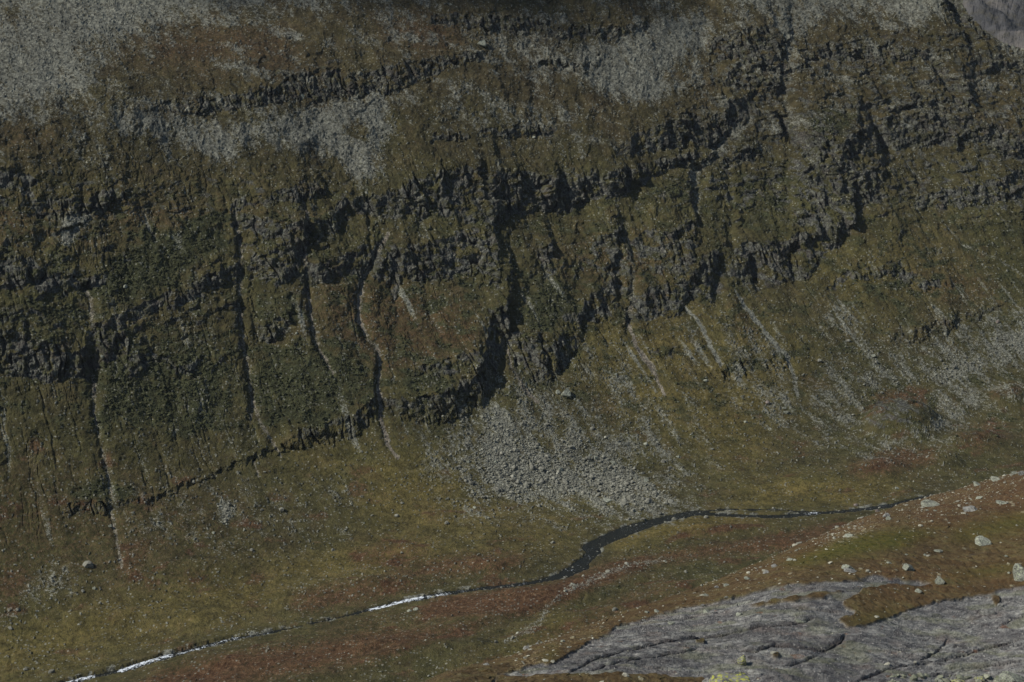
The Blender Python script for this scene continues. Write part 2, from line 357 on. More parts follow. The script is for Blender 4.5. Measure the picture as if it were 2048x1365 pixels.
# cliffs: (picture x, top y, foot y)
BANDS = [
    [(440, 195, 212), (560, 168, 205), (620, 130, 205), (680, 142, 200), (730, 150, 196), (760, 130, 190), (830, 122, 172), (900, 108, 135), (965, 100, 118)],
    [(300, 215, 222), (360, 195, 230), (430, 200, 228), (500, 205, 218)],
    [(-60, 330, 380), (20, 330, 375), (60, 345, 385), (85, 385, 440), (120, 390, 442), (165, 400, 430), (200, 375, 425), (250, 378, 410)],
    [(470, 402, 420), (540, 385, 405), (590, 368, 405), (640, 372, 392)],
    [(-60, 500, 560), (20, 505, 575), (60, 520, 580), (90, 550, 590), (130, 545, 592), (160, 560, 590), (215, 540, 562)],
    [(180, 645, 690), (246, 622, 652), (308, 592, 622), (376, 572, 610), (415, 548, 584), (450, 535, 568), (490, 520, 552)],
    [(-60, 640, 720), (40, 665, 755), (80, 685, 765), (120, 690, 765), (160, 700, 760), (200, 672, 750), (240, 662, 720), (262, 700, 755), (290, 712, 765)],
    [(480, 425, 450), (520, 432, 478), (560, 440, 490), (605, 435, 500), (640, 442, 478), (700, 405, 440)],
    [(500, 520, 558), (540, 500, 568), (600, 482, 560), (615, 520, 590), (640, 522, 572), (690, 505, 550), (735, 485, 560)],
    [(515, 905, 922), (560, 890, 905), (590, 862, 905), (640, 848, 892), (700, 828, 880), (750, 790, 845)],
    [(520, 652, 680), (550, 640, 682), (580, 622, 660)],
    [(130, 1000, 1022), (180, 1002, 1035), (215, 1008, 1030), (300, 995, 1008), (380, 962, 975), (450, 930, 945), (520, 906, 918)],
    [(733, 548, 562), (745, 500, 556), (770, 486, 552), (795, 495, 605), (805, 492, 560)],
    [(798, 490, 552), (830, 486, 562), (860, 490, 570), (890, 478, 562), (920, 462, 550), (950, 448, 556), (975, 455, 560), (988, 490, 575)],
    [(765, 792, 820), (790, 795, 838), (830, 795, 850), (870, 778, 852), (900, 765, 848), (935, 740, 838), (960, 700, 825), (985, 610, 795), (1005, 600, 745), (1022, 640, 705)],
    [(820, 735, 748), (880, 715, 752), (950, 690, 740)],
    [(1022, 662, 700), (1050, 662, 745), (1075, 668, 775), (1105, 670, 770), (1135, 668, 735), (1158, 672, 705)],
    [(1076, 480, 530), (1095, 485, 553), (1110, 500, 548)],
    [(1120, 620, 640), (1150, 630, 655), (1180, 578, 645), (1222, 562, 648), (1232, 600, 640)],
    [(1185, 470, 520), (1210, 460, 565), (1240, 440, 580), (1264, 520, 640)],
    [(1250, 590, 652), (1290, 580, 645), (1320, 562, 640), (1350, 560, 640), (1380, 540, 615)],
    [(1265, 470, 500), (1300, 458, 540), (1340, 448, 560), (1385, 438, 530)],
    [(1295, 700, 715), (1325, 700, 722), (1352, 696, 720)],
    [(1372, 560, 605), (1395, 520, 600), (1420, 500, 606), (1450, 508, 608)],
    [(1460, 500, 560), (1500, 480, 575), (1530, 488, 582), (1565, 478, 572), (1610, 468, 565), (1650, 440, 525), (1705, 420, 475)],
    [(1415, 735, 752), (1450, 722, 760), (1480, 720, 772), (1506, 726, 748)],
    [(1530, 722, 735), (1560, 712, 745), (1585, 708, 735)],
    [(1780, 672, 686), (1825, 655, 690), (1855, 640, 684), (1890, 632, 680), (1905, 630, 660), (1950, 622, 640), (2005, 612, 622)],
    [(1655, 575, 590), (1700, 545, 562), (1780, 520, 548), (1850, 560, 582), (1900, 560, 570)],
    [(1415, 85, 110), (1460, 62, 125), (1520, 52, 130), (1560, 80, 150), (1575, 100, 195)],
    [(1440, 142, 175), (1500, 132, 182), (1540, 158, 198), (1578, 155, 188)],
    [(1585, 132, 152), (1640, 92, 118), (1690, 92, 124), (1750, 95, 128), (1800, 96, 116), (1850, 105, 128), (1885, 135, 165), (1910, 165, 205), (1935, 190, 218)],
    [(1675, 212, 230), (1740, 205, 222), (1800, 192, 216), (1850, 195, 220), (1925, 200, 224)],
    [(1690, 240, 288), (1750, 242, 300), (1800, 226, 300), (1850, 224, 292), (1900, 224, 300), (1950, 240, 292), (2000, 258, 312), (2110, 290, 350)],
    [(1225, 290, 318), (1270, 265, 308), (1320, 245, 300), (1345, 230, 300), (1380, 225, 290), (1410, 240, 300), (1450, 215, 280), (1500, 200, 232)],
    [(1435, 320, 332), (1470, 300, 334), (1500, 295, 332), (1518, 308, 325)],
    [(1565, 222, 262), (1590, 240, 300), (1620, 270, 340), (1660, 290, 352), (1705, 262, 320)],
    [(1590, 330, 402), (1640, 330, 412), (1680, 322, 402), (1720, 330, 420), (1765, 342, 400)],
    [(1580, 422, 500), (1640, 402, 492), (1700, 422, 478)],
    [(1830, 390, 410), (1900, 376, 418), (1960, 368, 405), (2060, 330, 400)],
    [(670, 408, 430), (720, 388, 432), (760, 388, 440), (800, 370, 435), (860, 345, 432), (900, 335, 440), (950, 336, 448), (1000, 345, 445), (1050, 342, 425), (1100, 352, 424), (1150, 345, 420), (1200, 340, 402), (1260, 332, 386), (1310, 320, 352), (1360, 310, 335), (1400, 302, 315)],
    [(950, 262, 274), (1050, 250, 273), (1105, 255, 272)],
    [(1050, 120, 128), (1120, 118, 134), (1160, 125, 146), (1205, 112, 124)],
    [(1090, 62, 74), (1160, 50, 75), (1220, 55, 78), (1300, 42, 60)],
    [(850, 28, 40), (960, 30, 62), (1040, 35, 66), (1100, 40, 60)],
    [(1880, -120, -20), (1905, -40, 20), (1920, 0, 52), (1950, 30, 72), (1975, 45, 85)],
    [(1230, 505, 528), (1160, 520, 540)][::-1],
    [(860, 270, 285), (900, 262, 282), (930, 270, 280)],
    [(2010, 120, 138), (2060, 130, 160)],
    [(300, 690, 705), (360, 735, 748), (400, 720, 735)],
]
# stream gullies and stone runs: (depth m, stones, [(x, y, half width px)])
GULLIES = [
    (3.0, .6, [(165, 560, 5), (180, 600, 6), (182, 640, 7), (178, 720, 8), (192, 770, 6), (190, 830, 4), (205, 900, 3.5), (220, 960, 3), (222, 1020, 4), (235, 1080, 4), (245, 1135, 3)]),
    (3.4, .65, [(470, 400, 4), (482, 480, 6), (485, 560, 5), (482, 610, 4), (490, 690, 4), (498, 740, 5), (507, 800, 6), (503, 850, 3)]),
    (2.2, .7, [(507, 800, 4), (525, 850, 4), (548, 885, 4), (562, 915, 3)]),
    (4.0, .75, [(605, 400, 4), (612, 470, 5), (612, 520, 5), (620, 570, 4), (625, 640, 4), (635, 690, 5), (655, 725, 4), (665, 750, 2)]),
    (4.5, .8, [(770, 470, 5), (750, 510, 5), (732, 560, 4), (722, 600, 5), (720, 640, 5), (738, 680, 5), (757, 700, 4), (762, 730, 4), (757, 770, 6), (765, 840, 6), (775, 885, 5), (795, 915, 4)]),
    (1.8, .1, [(996, 425, 4), (992, 480, 8), (990, 540, 6), (1000, 590, 6)]),
    (3.5, .1, [(1012, 590, 6), (1022, 650, 8), (1018, 700, 6)]),
    (1.5, .8, [(1022, 700, 3), (1030, 740, 5), (1045, 770, 6), (1062, 790, 6), (1078, 808, 4)]),
    (2.5, .25, [(1060, 560, 5), (1050, 600, 4), (1035, 650, 4)]),
    (4.5, .55, [(1248, 445, 4), (1258, 500, 5), (1264, 560, 5), (1264, 650, 4)]),
    (1.6, 1.1, [(1264, 650, 3), (1272, 690, 5), (1288, 715, 8), (1305, 735, 7), (1318, 765, 4), (1330, 790, 2)]),
    (1.2, 1.0, [(1378, 615, 2.5), (1398, 640, 4), (1412, 665, 5), (1425, 700, 6), (1440, 730, 5)]),
    (1.4, 1.05, [(1476, 582, 3), (1495, 612, 6), (1515, 640, 5), (1545, 680, 6), (1575, 712, 5), (1585, 740, 5), (1595, 790, 5)]),
    (5.0, .1, [(1500, 500, 5), (1520, 540, 5), (1525, 578, 5)]),
    (5.0, .1, [(1585, 480, 5), (1592, 530, 5), (1597, 568, 4)]),
    (5.0, .1, [(1440, 500, 5), (1444, 560, 7), (1440, 605, 6)]),
    (5.0, .1, [(790, 495, 5), (792, 540, 7), (795, 600, 5)]),
    (9.0, .1, [(1880, -30, 9), (1898, 30, 12), (1925, 75, 9), (1950, 100, 5)]),
    (7.0, .1, [(1735, 220, 4), (1760, 270, 6), (1790, 320, 5)]),
    (6.0, .1, [(1850, 110, 4), (1890, 160, 5), (1925, 210, 5)]),
    (6.0, .1, [(1555, 215, 4), (1580, 260, 6), (1600, 290, 5)]),
    (5.0, .5, [(1565, 90, 6), (1572, 140, 6), (1576, 195, 6), (1580, 240, 6), (1600, 290, 6), (1620, 330, 5)]),
    (2.0, .55, [(1455, 280, 12), (1425, 320, 8), (1392, 350, 8), (1392, 420, 8)]),
    (2.0, .35, [(1100, 440, 5), (1105, 500, 5), (1090, 560, 4)]),
    (3.0, .2, [(838, 440, 4), (835, 480, 4)]),
    (2.0, .5, [(855, 620, 3), (865, 640, 4), (880, 665, 3)]),
    (1.2, .6, [(1812, 322, 2), (1830, 345, 3), (1850, 372, 2)]),
    (1.2, .55, [(1740, 525, 3), (1755, 550, 4), (1765, 565, 3)]),
    (.8, .5, [(1890, 450, 2), (1930, 490, 3), (2000, 520, 3), (2060, 560, 3)]),
    (.8, .6, [(1660, 745, 3), (1690, 770, 5), (1702, 785, 5)]),
    (1.0, .5, [(1800, 350, 2), (1840, 385, 2)]),
    (2.0, .35, [(272, 700, 3), (290, 720, 3), (292, 750, 3)]),
    (3.5, .1, [(725, 390, 4), (735, 420, 5), (742, 445, 4)]),
    (3.5, .1, [(765, 390, 4), (770, 430, 4)]),
    (1.5, .25, [(590, 1165, 2), (575, 1200, 3), (575, 1230, 3), (560, 1255, 3)]),
    (1.2, .1, [(40, 1270, 1.5), (22, 1310, 1.5), (20, 1365, 1.5)]),
    (3.0, .5, [(1165, 1205, 1), (1170, 1190, 1)]),
    (1.5, .6, [(505, 905, 2), (512, 935, 2), (518, 955, 1)]),
]
STREAM_STONES = [(1345, 1120, 4), (1290, 1125, 4), (1225, 1140, 6), (1180, 1160, 8), (1130, 1185, 7), (1105, 1205, 5), (1088, 1225, 7), (1080, 1245, 7), (1050, 1265, 8), (1015, 1285, 6)]

# ------------------------------------------------------------------ the far mountainside and valley floor
def polar_grid(xs, dmin, dmax, height, rows, eps):
    """columns fan out from the viewpoint, rows are spaced by how much of the slope they carry"""
    az = (xs - 1024) / FPX
    d = np.arange(dmin, dmax, 1.5)
    A, D = np.meshgrid(az, d)
    X = A * D; Y = D.copy()
    Z = height(X, Y)
    _, py, _ = survey(X, Y, Z)
    out = np.empty((rows, len(xs)), f32)
    vis = np.minimum.accumulate(py, axis=0)
    for j in range(len(xs)):
        step = -np.diff(vis[:, j]); step = np.clip(step, 0, 30)
        inf = (vis[1:, j] > -60) & (vis[1:, j] < 1400)
        wgt = np.concatenate([[0], np.cumsum(step * np.where(inf, 1, .15) + eps)])
        out[:, j] = np.interp(np.linspace(0, wgt[-1], rows), wgt, d)
    # calm the spacing sideways
    k = 25
    p = np.pad(out, ((0, 0), (k, k + 1)), mode='edge'); c = np.cumsum(p, axis=1, dtype=np.float64)
    out = ((c[:, 2 * k + 1:] - c[:, :-2 * k - 1]) / (2 * k + 1)).astype(f32)[:, :len(xs)]
    return az[None, :].astype(f32) * out, out

CREST_X = [-400, 1500, 1750, 1850, 1905, 1930, 1960, 2000, 2048, 2150, 2500]
CREST_Y = [-160, -160, -130, -70, -4, 30, 60, 84, 114, 190, 420]

def big_height(x, y):
    z, a, t = land(x, y)
    px, py, _ = survey(x, y, z)
    lim = np.interp(px, CREST_X, CREST_Y)
    if px.ndim == 2:                                   # beyond its crest the spur falls away
        over = (py < lim)
        first = np.argmax(over, axis=0); first[~over.any(axis=0)] = px.shape[0] - 1
        J = np.arange(px.shape[1])
        zc = z[first, J]; dc = y[first, J]
        beyond = y - dc[None, :]
        z = np.where(beyond > 0, np.minimum(z, zc[None, :] + 0 - .5 * beyond - 0.0008 * beyond ** 2), z)
        z = np.maximum(z, -60)
    return z

COLS, ROWS = 1180, 830
xs = np.linspace(-150, 2200, COLS)
gx, gy = polar_grid(xs, 380, 1900, big_height, ROWS, 0.12)
gz = big_height(gx, gy).astype(f32)
PX, PY, DEP = survey(gx, gy, gz)
_, GA, GT = land(gx, gy)
GA = GA.astype(f32); GT = GT.astype(f32)
# rounded knolls and old banks on the valley floor
kn = np.zeros(PX.shape, f32)
for (kx, ky, rx, ry, hh) in ((1805, 852, 70, 32, 11.5), (1950, 890, 80, 20, 8), (1760, 940, 60, 15, 6), (1885, 930, 45, 18, 6), (2030, 802, 60, 24, 9), (1640, 960, 80, 16, 3), (1000, 1132, 110, 16, 3.5), (760, 1172, 160, 16, 3.5), (880, 1036, 70, 12, 2), (780, 1102, 110, 14, 2.4), (420, 1140, 110, 20, 3), (300, 1240, 160, 24, 4), (1440, 1060, 160, 10, 2.5), (1560, 1095, 160, 10, 3), (1120, 1190, 160, 14, 3), (1300, 1160, 200, 12, 3), (760, 1300, 260, 20, 4), (420, 1330, 200, 16, 4), (1380, 1180, 130, 16, 3)):
    u = (PX - kx) / rx; v = (PY - ky) / ry
    kn += hh * (np.exp(-(u * u + v * v) ** 2) if kx == 1805 else np.exp(-(u * u + v * v) * 1.3))
gz += kn
PX, PY, DEP = survey(gx, gy, gz)
wall = sstep(5, 60, gz - kn - np.where(GT > 0, GT * 0.03, 0) + 0.075 * np.maximum(-(GA + 10), 0)) * (GT > 0)     # 0 on the valley floor, 1 on the wall
MPP = DEP / FPX
S, H = GA, gz

# broad relief of the wall: buttresses and hollows
D = (3.6 * fbm(S / 70, H / 120, 3, 11) + 1.8 * fbm(S / 22, H / 40, 3, 12)) * wall

# edges of mapped areas wander a little
WX = PX + 9 * fbm(S / 14, H / 14, 3, 21) + 3.5 * vnoise(S / 3, H / 3, 22)
WY = PY + 9 * fbm(S / 7, H / 25, 3, 23) + 3.5 * vnoise(S / 2.4, H / 6, 24) + 7 * (blocky(S / 6 + .4 * vnoise(S / 9, H / 9, 4), H / 60, 25, .2) - .5)

cliff = np.zeros(PX.shape, f32); cliff_id = np.full(PX.shape, -1, np.int16)
rib = blocky(S / 6.5 + .8 * vnoise(S / 14, H / 12, 31), H / 26 + .7 * vnoise(S / 10, H / 20, 32), 33, .14)
for bi, b in enumerate(BANDS):
    b = np.array(b, float)
    x0, x1 = b[0, 0], b[-1, 0]
    sel = np.nonzero((WX > x0 - 20) & (WX < x1 + 20) & (PY > b[:, 1].min() - 200) & (PY < b[:, 2].max() + 130))
    X = WX[sel]; Y = WY[sel]
    yt = np.interp(X, b[:, 0], b[:, 1]); yb = np.interp(X, b[:, 0], b[:, 2])
    hpx = np.maximum(yb - yt, 6)
    m = MPP[sel]
    end = sstep(x0 - 12, x0 + 10, X) * sstep(x1 + 12, x1 - 10, X)
    f = (yb - Y) / hpx
    hm = np.minimum(hpx * m, 27 if b[0, 0] == 765 else 21)
    g = np.where(f < 0, -.30 * np.exp(np.minimum(f, 0) * 1.6), np.where(f < 1, -.30 + .95 * f, .65 * np.exp(-np.maximum(f - 1, 0) / 1.5)))
    amp = 1.25 * hm * (.95 + (.55 * rib[sel] - .25) * sstep(1.5, .95, f) * sstep(-.5, .1, f))
    D[sel] += amp * g * end * (.42 if (b[0, 0] == 670 or b[0, 0] == 765 or b[0, 0] == 1022) else .30)
    inn = sstep(-.06, .06, f) * sstep(1.06, .94, f) * end
    up = inn > cliff[sel]
    cliff[sel] = np.maximum(cliff[sel], inn)
    ids = cliff_id[sel]; ids[inn > .5] = bi; cliff_id[sel] = ids

# small ledges following the rock's own layers, rising gently to the right
rocky = np.clip(look(ROCKY, WX, WY), 0, 1)
for k, (hs, am) in enumerate(((15, .14), (6, .18), (2.6, .26))):
    s = (H - .10 * S + 3.0 * fbm(S / 30, H / 30, 2, 41 + k) * (hs / 6)) / hs
    s0 = np.floor(s); f = s - s0
    on = sstep(-.05, .35, vnoise(S / (hs * 1.7), s0 * 3.7, 44 + k) + (rocky - .55) * .9) * np.clip(rocky * 1.3, 0, 1) * sstep(-.25, .3, fbm(S / 45, H / 22 - .1 * S / 22, 3, 45 + k))
    saw = np.where(f < .38, f / .38, 1 - (f - .38) / .62)
    D += (saw - .45) * hs * am * on * wall * (.6 + .8 * rib)

# soft humps of turf over rock and fine runnels down the fall line
D += wall * (1.7 * fbm(S / 16, H / 14 - .06 * S, 4, 46) + .45 * fbm(S / 4.5, H / 3.5, 3, 47))
rn = np.abs(vnoise(S / 7 + .9 * fbm(S / 12, H / 20, 3, 48), H / 130, 49))
rn2 = np.abs(vnoise(S / 3.1 + .8 * fbm(S / 7, H / 12, 3, 481), H / 60, 482))
runnel = np.exp(-(rn / .07) ** 2) * sstep(-.15, .25, vnoise(S / 9, H / 30, 483)) 
runnel2 = np.exp(-(rn2 / .10) ** 2) * sstep(.0, .3, vnoise(S / 5, H / 14, 484))
run_on = sstep(.05, .5, wall) * sstep(200, 420, PY) * (1 - np.clip(cliff, 0, 1) * .7)
D -= run_on * (1.0 * runnel + .5 * runnel2)

# jointed rock in the cliffs and on craggy ground
rk = np.clip(np.maximum(cliff * .85, rocky * .38 * sstep(-.1, .5, fbm(S / 12, H / 12, 3, 51))), 0, 1)
D += rk * 2.2 * (rib - .5) + rk * 1.5 * fbm(S / 5, H / 2.6 - .1 * S, 3, 59)
D += rk * 1.3 * (blocky(S / 3.2 + .6 * vnoise(S / 6, H / 5, 52), H / 3.6 - .05 * S + .5 * vnoise(S / 4, H / 8, 53), 54, .2) - .5)
cl1 = np.abs(vnoise(S / 8.5 + .3 * vnoise(S / 9, H / 9, 56), H / 26, 57)); cl2 = np.abs(vnoise(S / 2.6 + .3 * vnoise(S / 5, H / 5, 58), H / 14, 59))
D -= rk * (4.0 * np.exp(-(cl1 / .06) ** 2) * sstep(.35, .7, rib) + .7 * np.exp(-(cl2 / .08) ** 2))
D += rk * .9 * (blocky(S / 1.3, H / 1.7 + .15 * S, 55, .3) - .5)

# irregular crags breaking through the turf
for k, (sx, hx, am, th) in enumerate(((26, 17, 1.7, .12), (11, 8, .8, .16), (5, 4, .5, .14))):
    n = fbm(S / sx + .5 * vnoise(S / 9, H / 9, 561), H / hx - .12 * S / hx, 3, 571 + k * 9)
    lobe = sstep(th, th + .16, n)
    D += np.clip(rocky * .9 + .16 * (PY < 560), 0, 1.0) * am * lobe * wall * (.7 + .6 * rib)

# gullies
gully_st = np.zeros(PX.shape, f32); gully_in = np.zeros(PX.shape, f32)
GX = PX + 3.2 * fbm(S / 6, H / 6, 3, 61); GY = PY
for dep, st, pts in GULLIES:
    p = np.array(pts); pad = 60
    sel = np.nonzero((PX > p[:, 0].min() - pad) & (PX < p[:, 0].max() + pad) & (PY > p[:, 1].min() - pad) & (PY < p[:, 1].max() + pad))
    d, wd, par, _ = seg_dist(GX[sel], GY[sel], [tuple(q) for q in pts])
    n = len(pts) - 1
    endf = sstep(0, .5, par) * sstep(n, n - .5, par) * .7 + .3
    wide = wd * 1.6 + 1.5
    cut = np.exp(-(d / wide) ** 2)
    D[sel] -= dep * .8 * cut * endf * wall[sel]
    gz[sel] -= dep * .25 * cut * endf * (1 - wall[sel]) 
    patch = sstep(1.25, .45, d / (wd * .85 + .8) + .55 * vnoise(S[sel] / 2.2, H[sel] / 4, 62)) * (.85 + .4 * vnoise(S[sel] / 5, H[sel] / 9, 63))
    gully_st[sel] = np.maximum(gully_st[sel], patch * st); gully_in[sel] = np.maximum(gully_in[sel], cut * min(dep / 4, 1))

# rounded knolls
knoll = np.clip(look(OUTCROP, WX, WY), 0, 1)
GZb = gz.copy()

# willow scrub, tussocks, boulder fields: fine relief
willow = np.clip(look(WILLOW, WX, WY), 0, 1)
scree = np.clip(look(SCREE, WX, WY), 0, 1)
scree_hi = .52 * sstep(-.2, .3, .6 * fbm((S + 2.2 * H) / 30, (H + .22 * S) / 9, 5, 73) + .7 * fbm(S / 28, H / 16, 4, 731)) * sstep(420, 240, PY + 60 * fbm(GA / 60, H / 60, 2, 74))
scree = np.maximum(scree, scree_hi)
scree = np.clip(scree + (.62 * fbm(GA / 7, GT / 30 + H / 26, 4, 71) + .3 * fbm(GA / 2.5, GT / 5 + H / 5, 3, 711)) * sstep(.02, .2, scree) - .05, 0, 1) * sstep(.0, .12, scree)
scree = np.maximum(scree, (.50 * runnel + .34 * runnel2) * run_on * sstep(.0, .35, fbm(S / 30, H / 22, 2, 712) + .12))
heath = np.clip(look(HEATH, WX, PY + 5 * fbm(GA / 12, GT / 5, 3, 72)), 0, 1)

wd_, wv_ = worley(GA / 3.0, GT / 3.0 + H / 6, 81)
hump = np.clip(1 - wd_ * 1.3, 0, 1) * wv_
gz += willow * 1.2 * hump
sd_, sv_ = worley(GA / 1.15, GT / 1.15 + H / 2, 84)
scree_sm = sstep(.35, .6, scree)
stone = np.clip(.75 - sd_, 0, 1) * (.35 + 1.5 * sv_ * sv_)
gz += scree_sm * (.25 + .37 * sstep(380, 560, PY)) * stone
gz += knoll * 1.6 * (blocky(S / 7, H / 3 + GT / 9, 104, .2) - .5)
gz += (.9 * fbm(GA / 9, GT / 9 + H / 9, 4, 86) + .25 * fbm(GA / 2, GT / 2 + H / 2, 2, 87)) * (1 + .6 * wall)
# heath hummocks on the valley floor
gz += (1 - wall) * .30 * fbm(GA / 3.2, GT / 3.2, 3, 88)

# scattered stones on grass: few, by area
dens = .010 + .05 * np.clip(scree * 2, 0, 1) + .02 * sstep(-.1, .6, fbm(GA / 35, GT / 50, 3, 91)) * (GT > -40) + .015 * gully_st
dens = dens * np.where(GT < -8, .35, 1.0)
rs, rv = worley(GA / 1.5, GT / 1.5 + H / 2.6, 95)
pick = sstep(dens * 3.0 + .0, dens * 3.0 - .012, rv) * sstep(.42, .28, rs)
gz += pick * .6

# river bed
water_d = np.full(PX.shape, 99, f32); water_z = np.zeros(PX.shape, f32); farside = np.zeros(PX.shape, bool)
near_river = np.nonzero(np.abs(GT) < 90)
for c in courses:
    pts = [(p[0], p[1], p[2]) for p in c]
    d, wd, par, side = seg_dist(gx[near_river], gy[near_river], pts)
    zz = np.interp(par, np.arange(len(c)), [p[3] for p in c])
    q = d - wd
    cur = water_d[near_river]
    m = q < cur
    cur = np.where(m, q, cur); water_d[near_river] = cur
    fs = farside[near_river]; farside[near_river] = np.where(m, side < 0, fs)
    wz = water_z[near_river]; water_z[near_river] = np.where(m, zz, wz)
wob = 1.5 * fbm(GA / 6, GT / 6, 4, 99, .6)
wd2 = water_d + wob
bank = sstep(-.6, .9, wd2)
lvl = sstep(1.5, 16, wd2)
bh = .5 + .25 * (PX < 1000) + farside * .7 * sstep(620, 420, PX)
gz = np.where(wd2 < 18, (water_z - .7) * (1 - bank) + bank * ((water_z + bh + .15 * wob) * (1 - lvl) + lvl * gz), gz)
near_water = sstep(3.5, .5, wd2)

# jagged shoulder just inside the crest of the spur
xl = np.interp(PY, [-60, 0, 60, 115, 160], [1830, 1872, 1925, 1985, 2030]) + 6 * fbm(S / 8, H / 8, 3, 65)
gq = (PX - xl) / 26
D += 11 * np.where(gq < 0, np.exp(-gq * gq / 5), np.exp(-(gq * 1.8) ** 2)) * sstep(-90, -40, PY) * sstep(150, 90, PY) * (.7 + .5 * rib)
D = np.clip(D, -22, 26)
# displacement is outward from the wall, level with the valley's cross direction
vx = gx + SA * D * 1.0
vy = gy - CA * D * 1.0
vz = gz + .12 * D * wall

P = np.stack([vx, vy, vz], -1).astype(f32)
du = np.empty_like(P); dv = np.empty_like(P)
du[:, 1:-1] = P[:, 2:] - P[:, :-2]; du[:, 0] = P[:, 1] - P[:, 0]; du[:, -1] = P[:, -1] - P[:, -2]
dv[1:-1] = P[2:] - P[:-2]; dv[0] = P[1] - P[0]; dv[-1] = P[-1] - P[-2]
N = np.cross(du, dv); N /= np.linalg.norm(N, axis=-1, keepdims=True) + 1e-9
def smooth2(a, r):
    for ax in (0, 1):
        p = np.pad(a, [(r, r + 1) if k == ax else (0, 0) for k in (0, 1)], mode='edge'); c = np.cumsum(p, axis=ax, dtype=np.float64)
        a = ((c[2 * r + 1:] - c[:-2 * r - 1])[:a.shape[0]] if ax == 0 else (c[:, 2 * r + 1:] - c[:, :-2 * r - 1])[:, :a.shape[1]]) / (2 * r + 1)
    return a.astype(f32)
steep = 1 - smooth2(N[..., 2], 1)
rock = sstep(.46, .68, steep + .16 * fbm(S / 5, H / 5, 3, 101) + .10 * rocky + .05 * cliff)
rock = np.maximum(rock, cliff * sstep(-.12, .16, fbm(S / 9, H / 5, 4, 102) + .10))
rock = np.where(cliff > .3, rock * sstep(-.42, -.12, fbm(S / 6 + 9, H / 3.5, 4, 109)), rock)
rock = np.maximum(rock, knoll * .9 * sstep(-.25, .2, fbm(S / 6, H / 3, 3, 103) + .0))
rock = np.maximum(rock, (rocky * .62 + .25 * (PY < 420)) * sstep(.10 - .16 * rocky ** 2 * (PX > 1400), .32, fbm(GA / 7, H / 3.5, 4, 104)))
rock *= (1 - .9 * scree_sm * (1 - sstep(.5, .7, steep)))
rock *= sstep(-.2, 1, wall + knoll)
scree_all = np.maximum(np.maximum(scree, gully_st), pick)
scree_all = np.maximum(scree_all, near_water * sstep(0.0, .4, fbm(GA / 7, GT / 7, 2, 107)) * .9)
# stones run of the side stream
d, wd, par, _ = seg_dist(WX, PY, STREAM_STONES)
scree_all = np.maximum(scree_all, .42 * sstep(1.5, .2, d / wd + 1.1 * vnoise(GA / 5, GT / 3, 108)))
side_run = sstep(1.6, .3, d / wd)

def make_grid_mesh(P, keep=None):
    rows, cols = P.shape[:2]
    idx = np.arange(rows * cols).reshape(rows, cols)
    q = np.stack([idx[:-1, :-1], idx[:-1, 1:], idx[1:, 1:], idx[1:, :-1]], -1).reshape(-1, 4)
    return q

def mesh_from(name, verts, quads, attrs, mat, smooth=False, nside=4):
    used = np.unique(quads)
    remap = np.full(len(verts), -1, np.int64); remap[used] = np.arange(len(used))
    q = remap[quads]
    me = bpy.data.meshes.new(name)
    me.vertices.add(len(used)); me.vertices.foreach_set('co', verts[used].astype(f32).ravel())
    me.loops.add(q.size); me.loops.foreach_set('vertex_index', q.ravel().astype(np.int32))
    me.polygons.add(len(q))
    me.polygons.foreach_set('loop_start', (np.arange(len(q)) * nside).astype(np.int32))
    me.polygons.foreach_set('loop_total', np.full(len(q), nside, np.int32))
    me.polygons.foreach_set('use_smooth', np.full(len(q), smooth, bool))
    for an, av in attrs.items():
        at = me.attributes.new(an, 'FLOAT_COLOR', 'POINT')
        at.data.foreach_set('color', av.reshape(-1, 4)[used].astype(f32).ravel())
    me.materials.append(mat)
    me.update(calc_edges=True)
    ob = bpy.data.objects.new(name, me); C.objects.link(ob)
    return ob

def tag(o, label=None, cat=None, group=None, kind=None):
    if label: o['label'] = label
    if cat: o['category'] = cat
    if group: o['group'] = group
    if kind: o['kind'] = kind
    return o

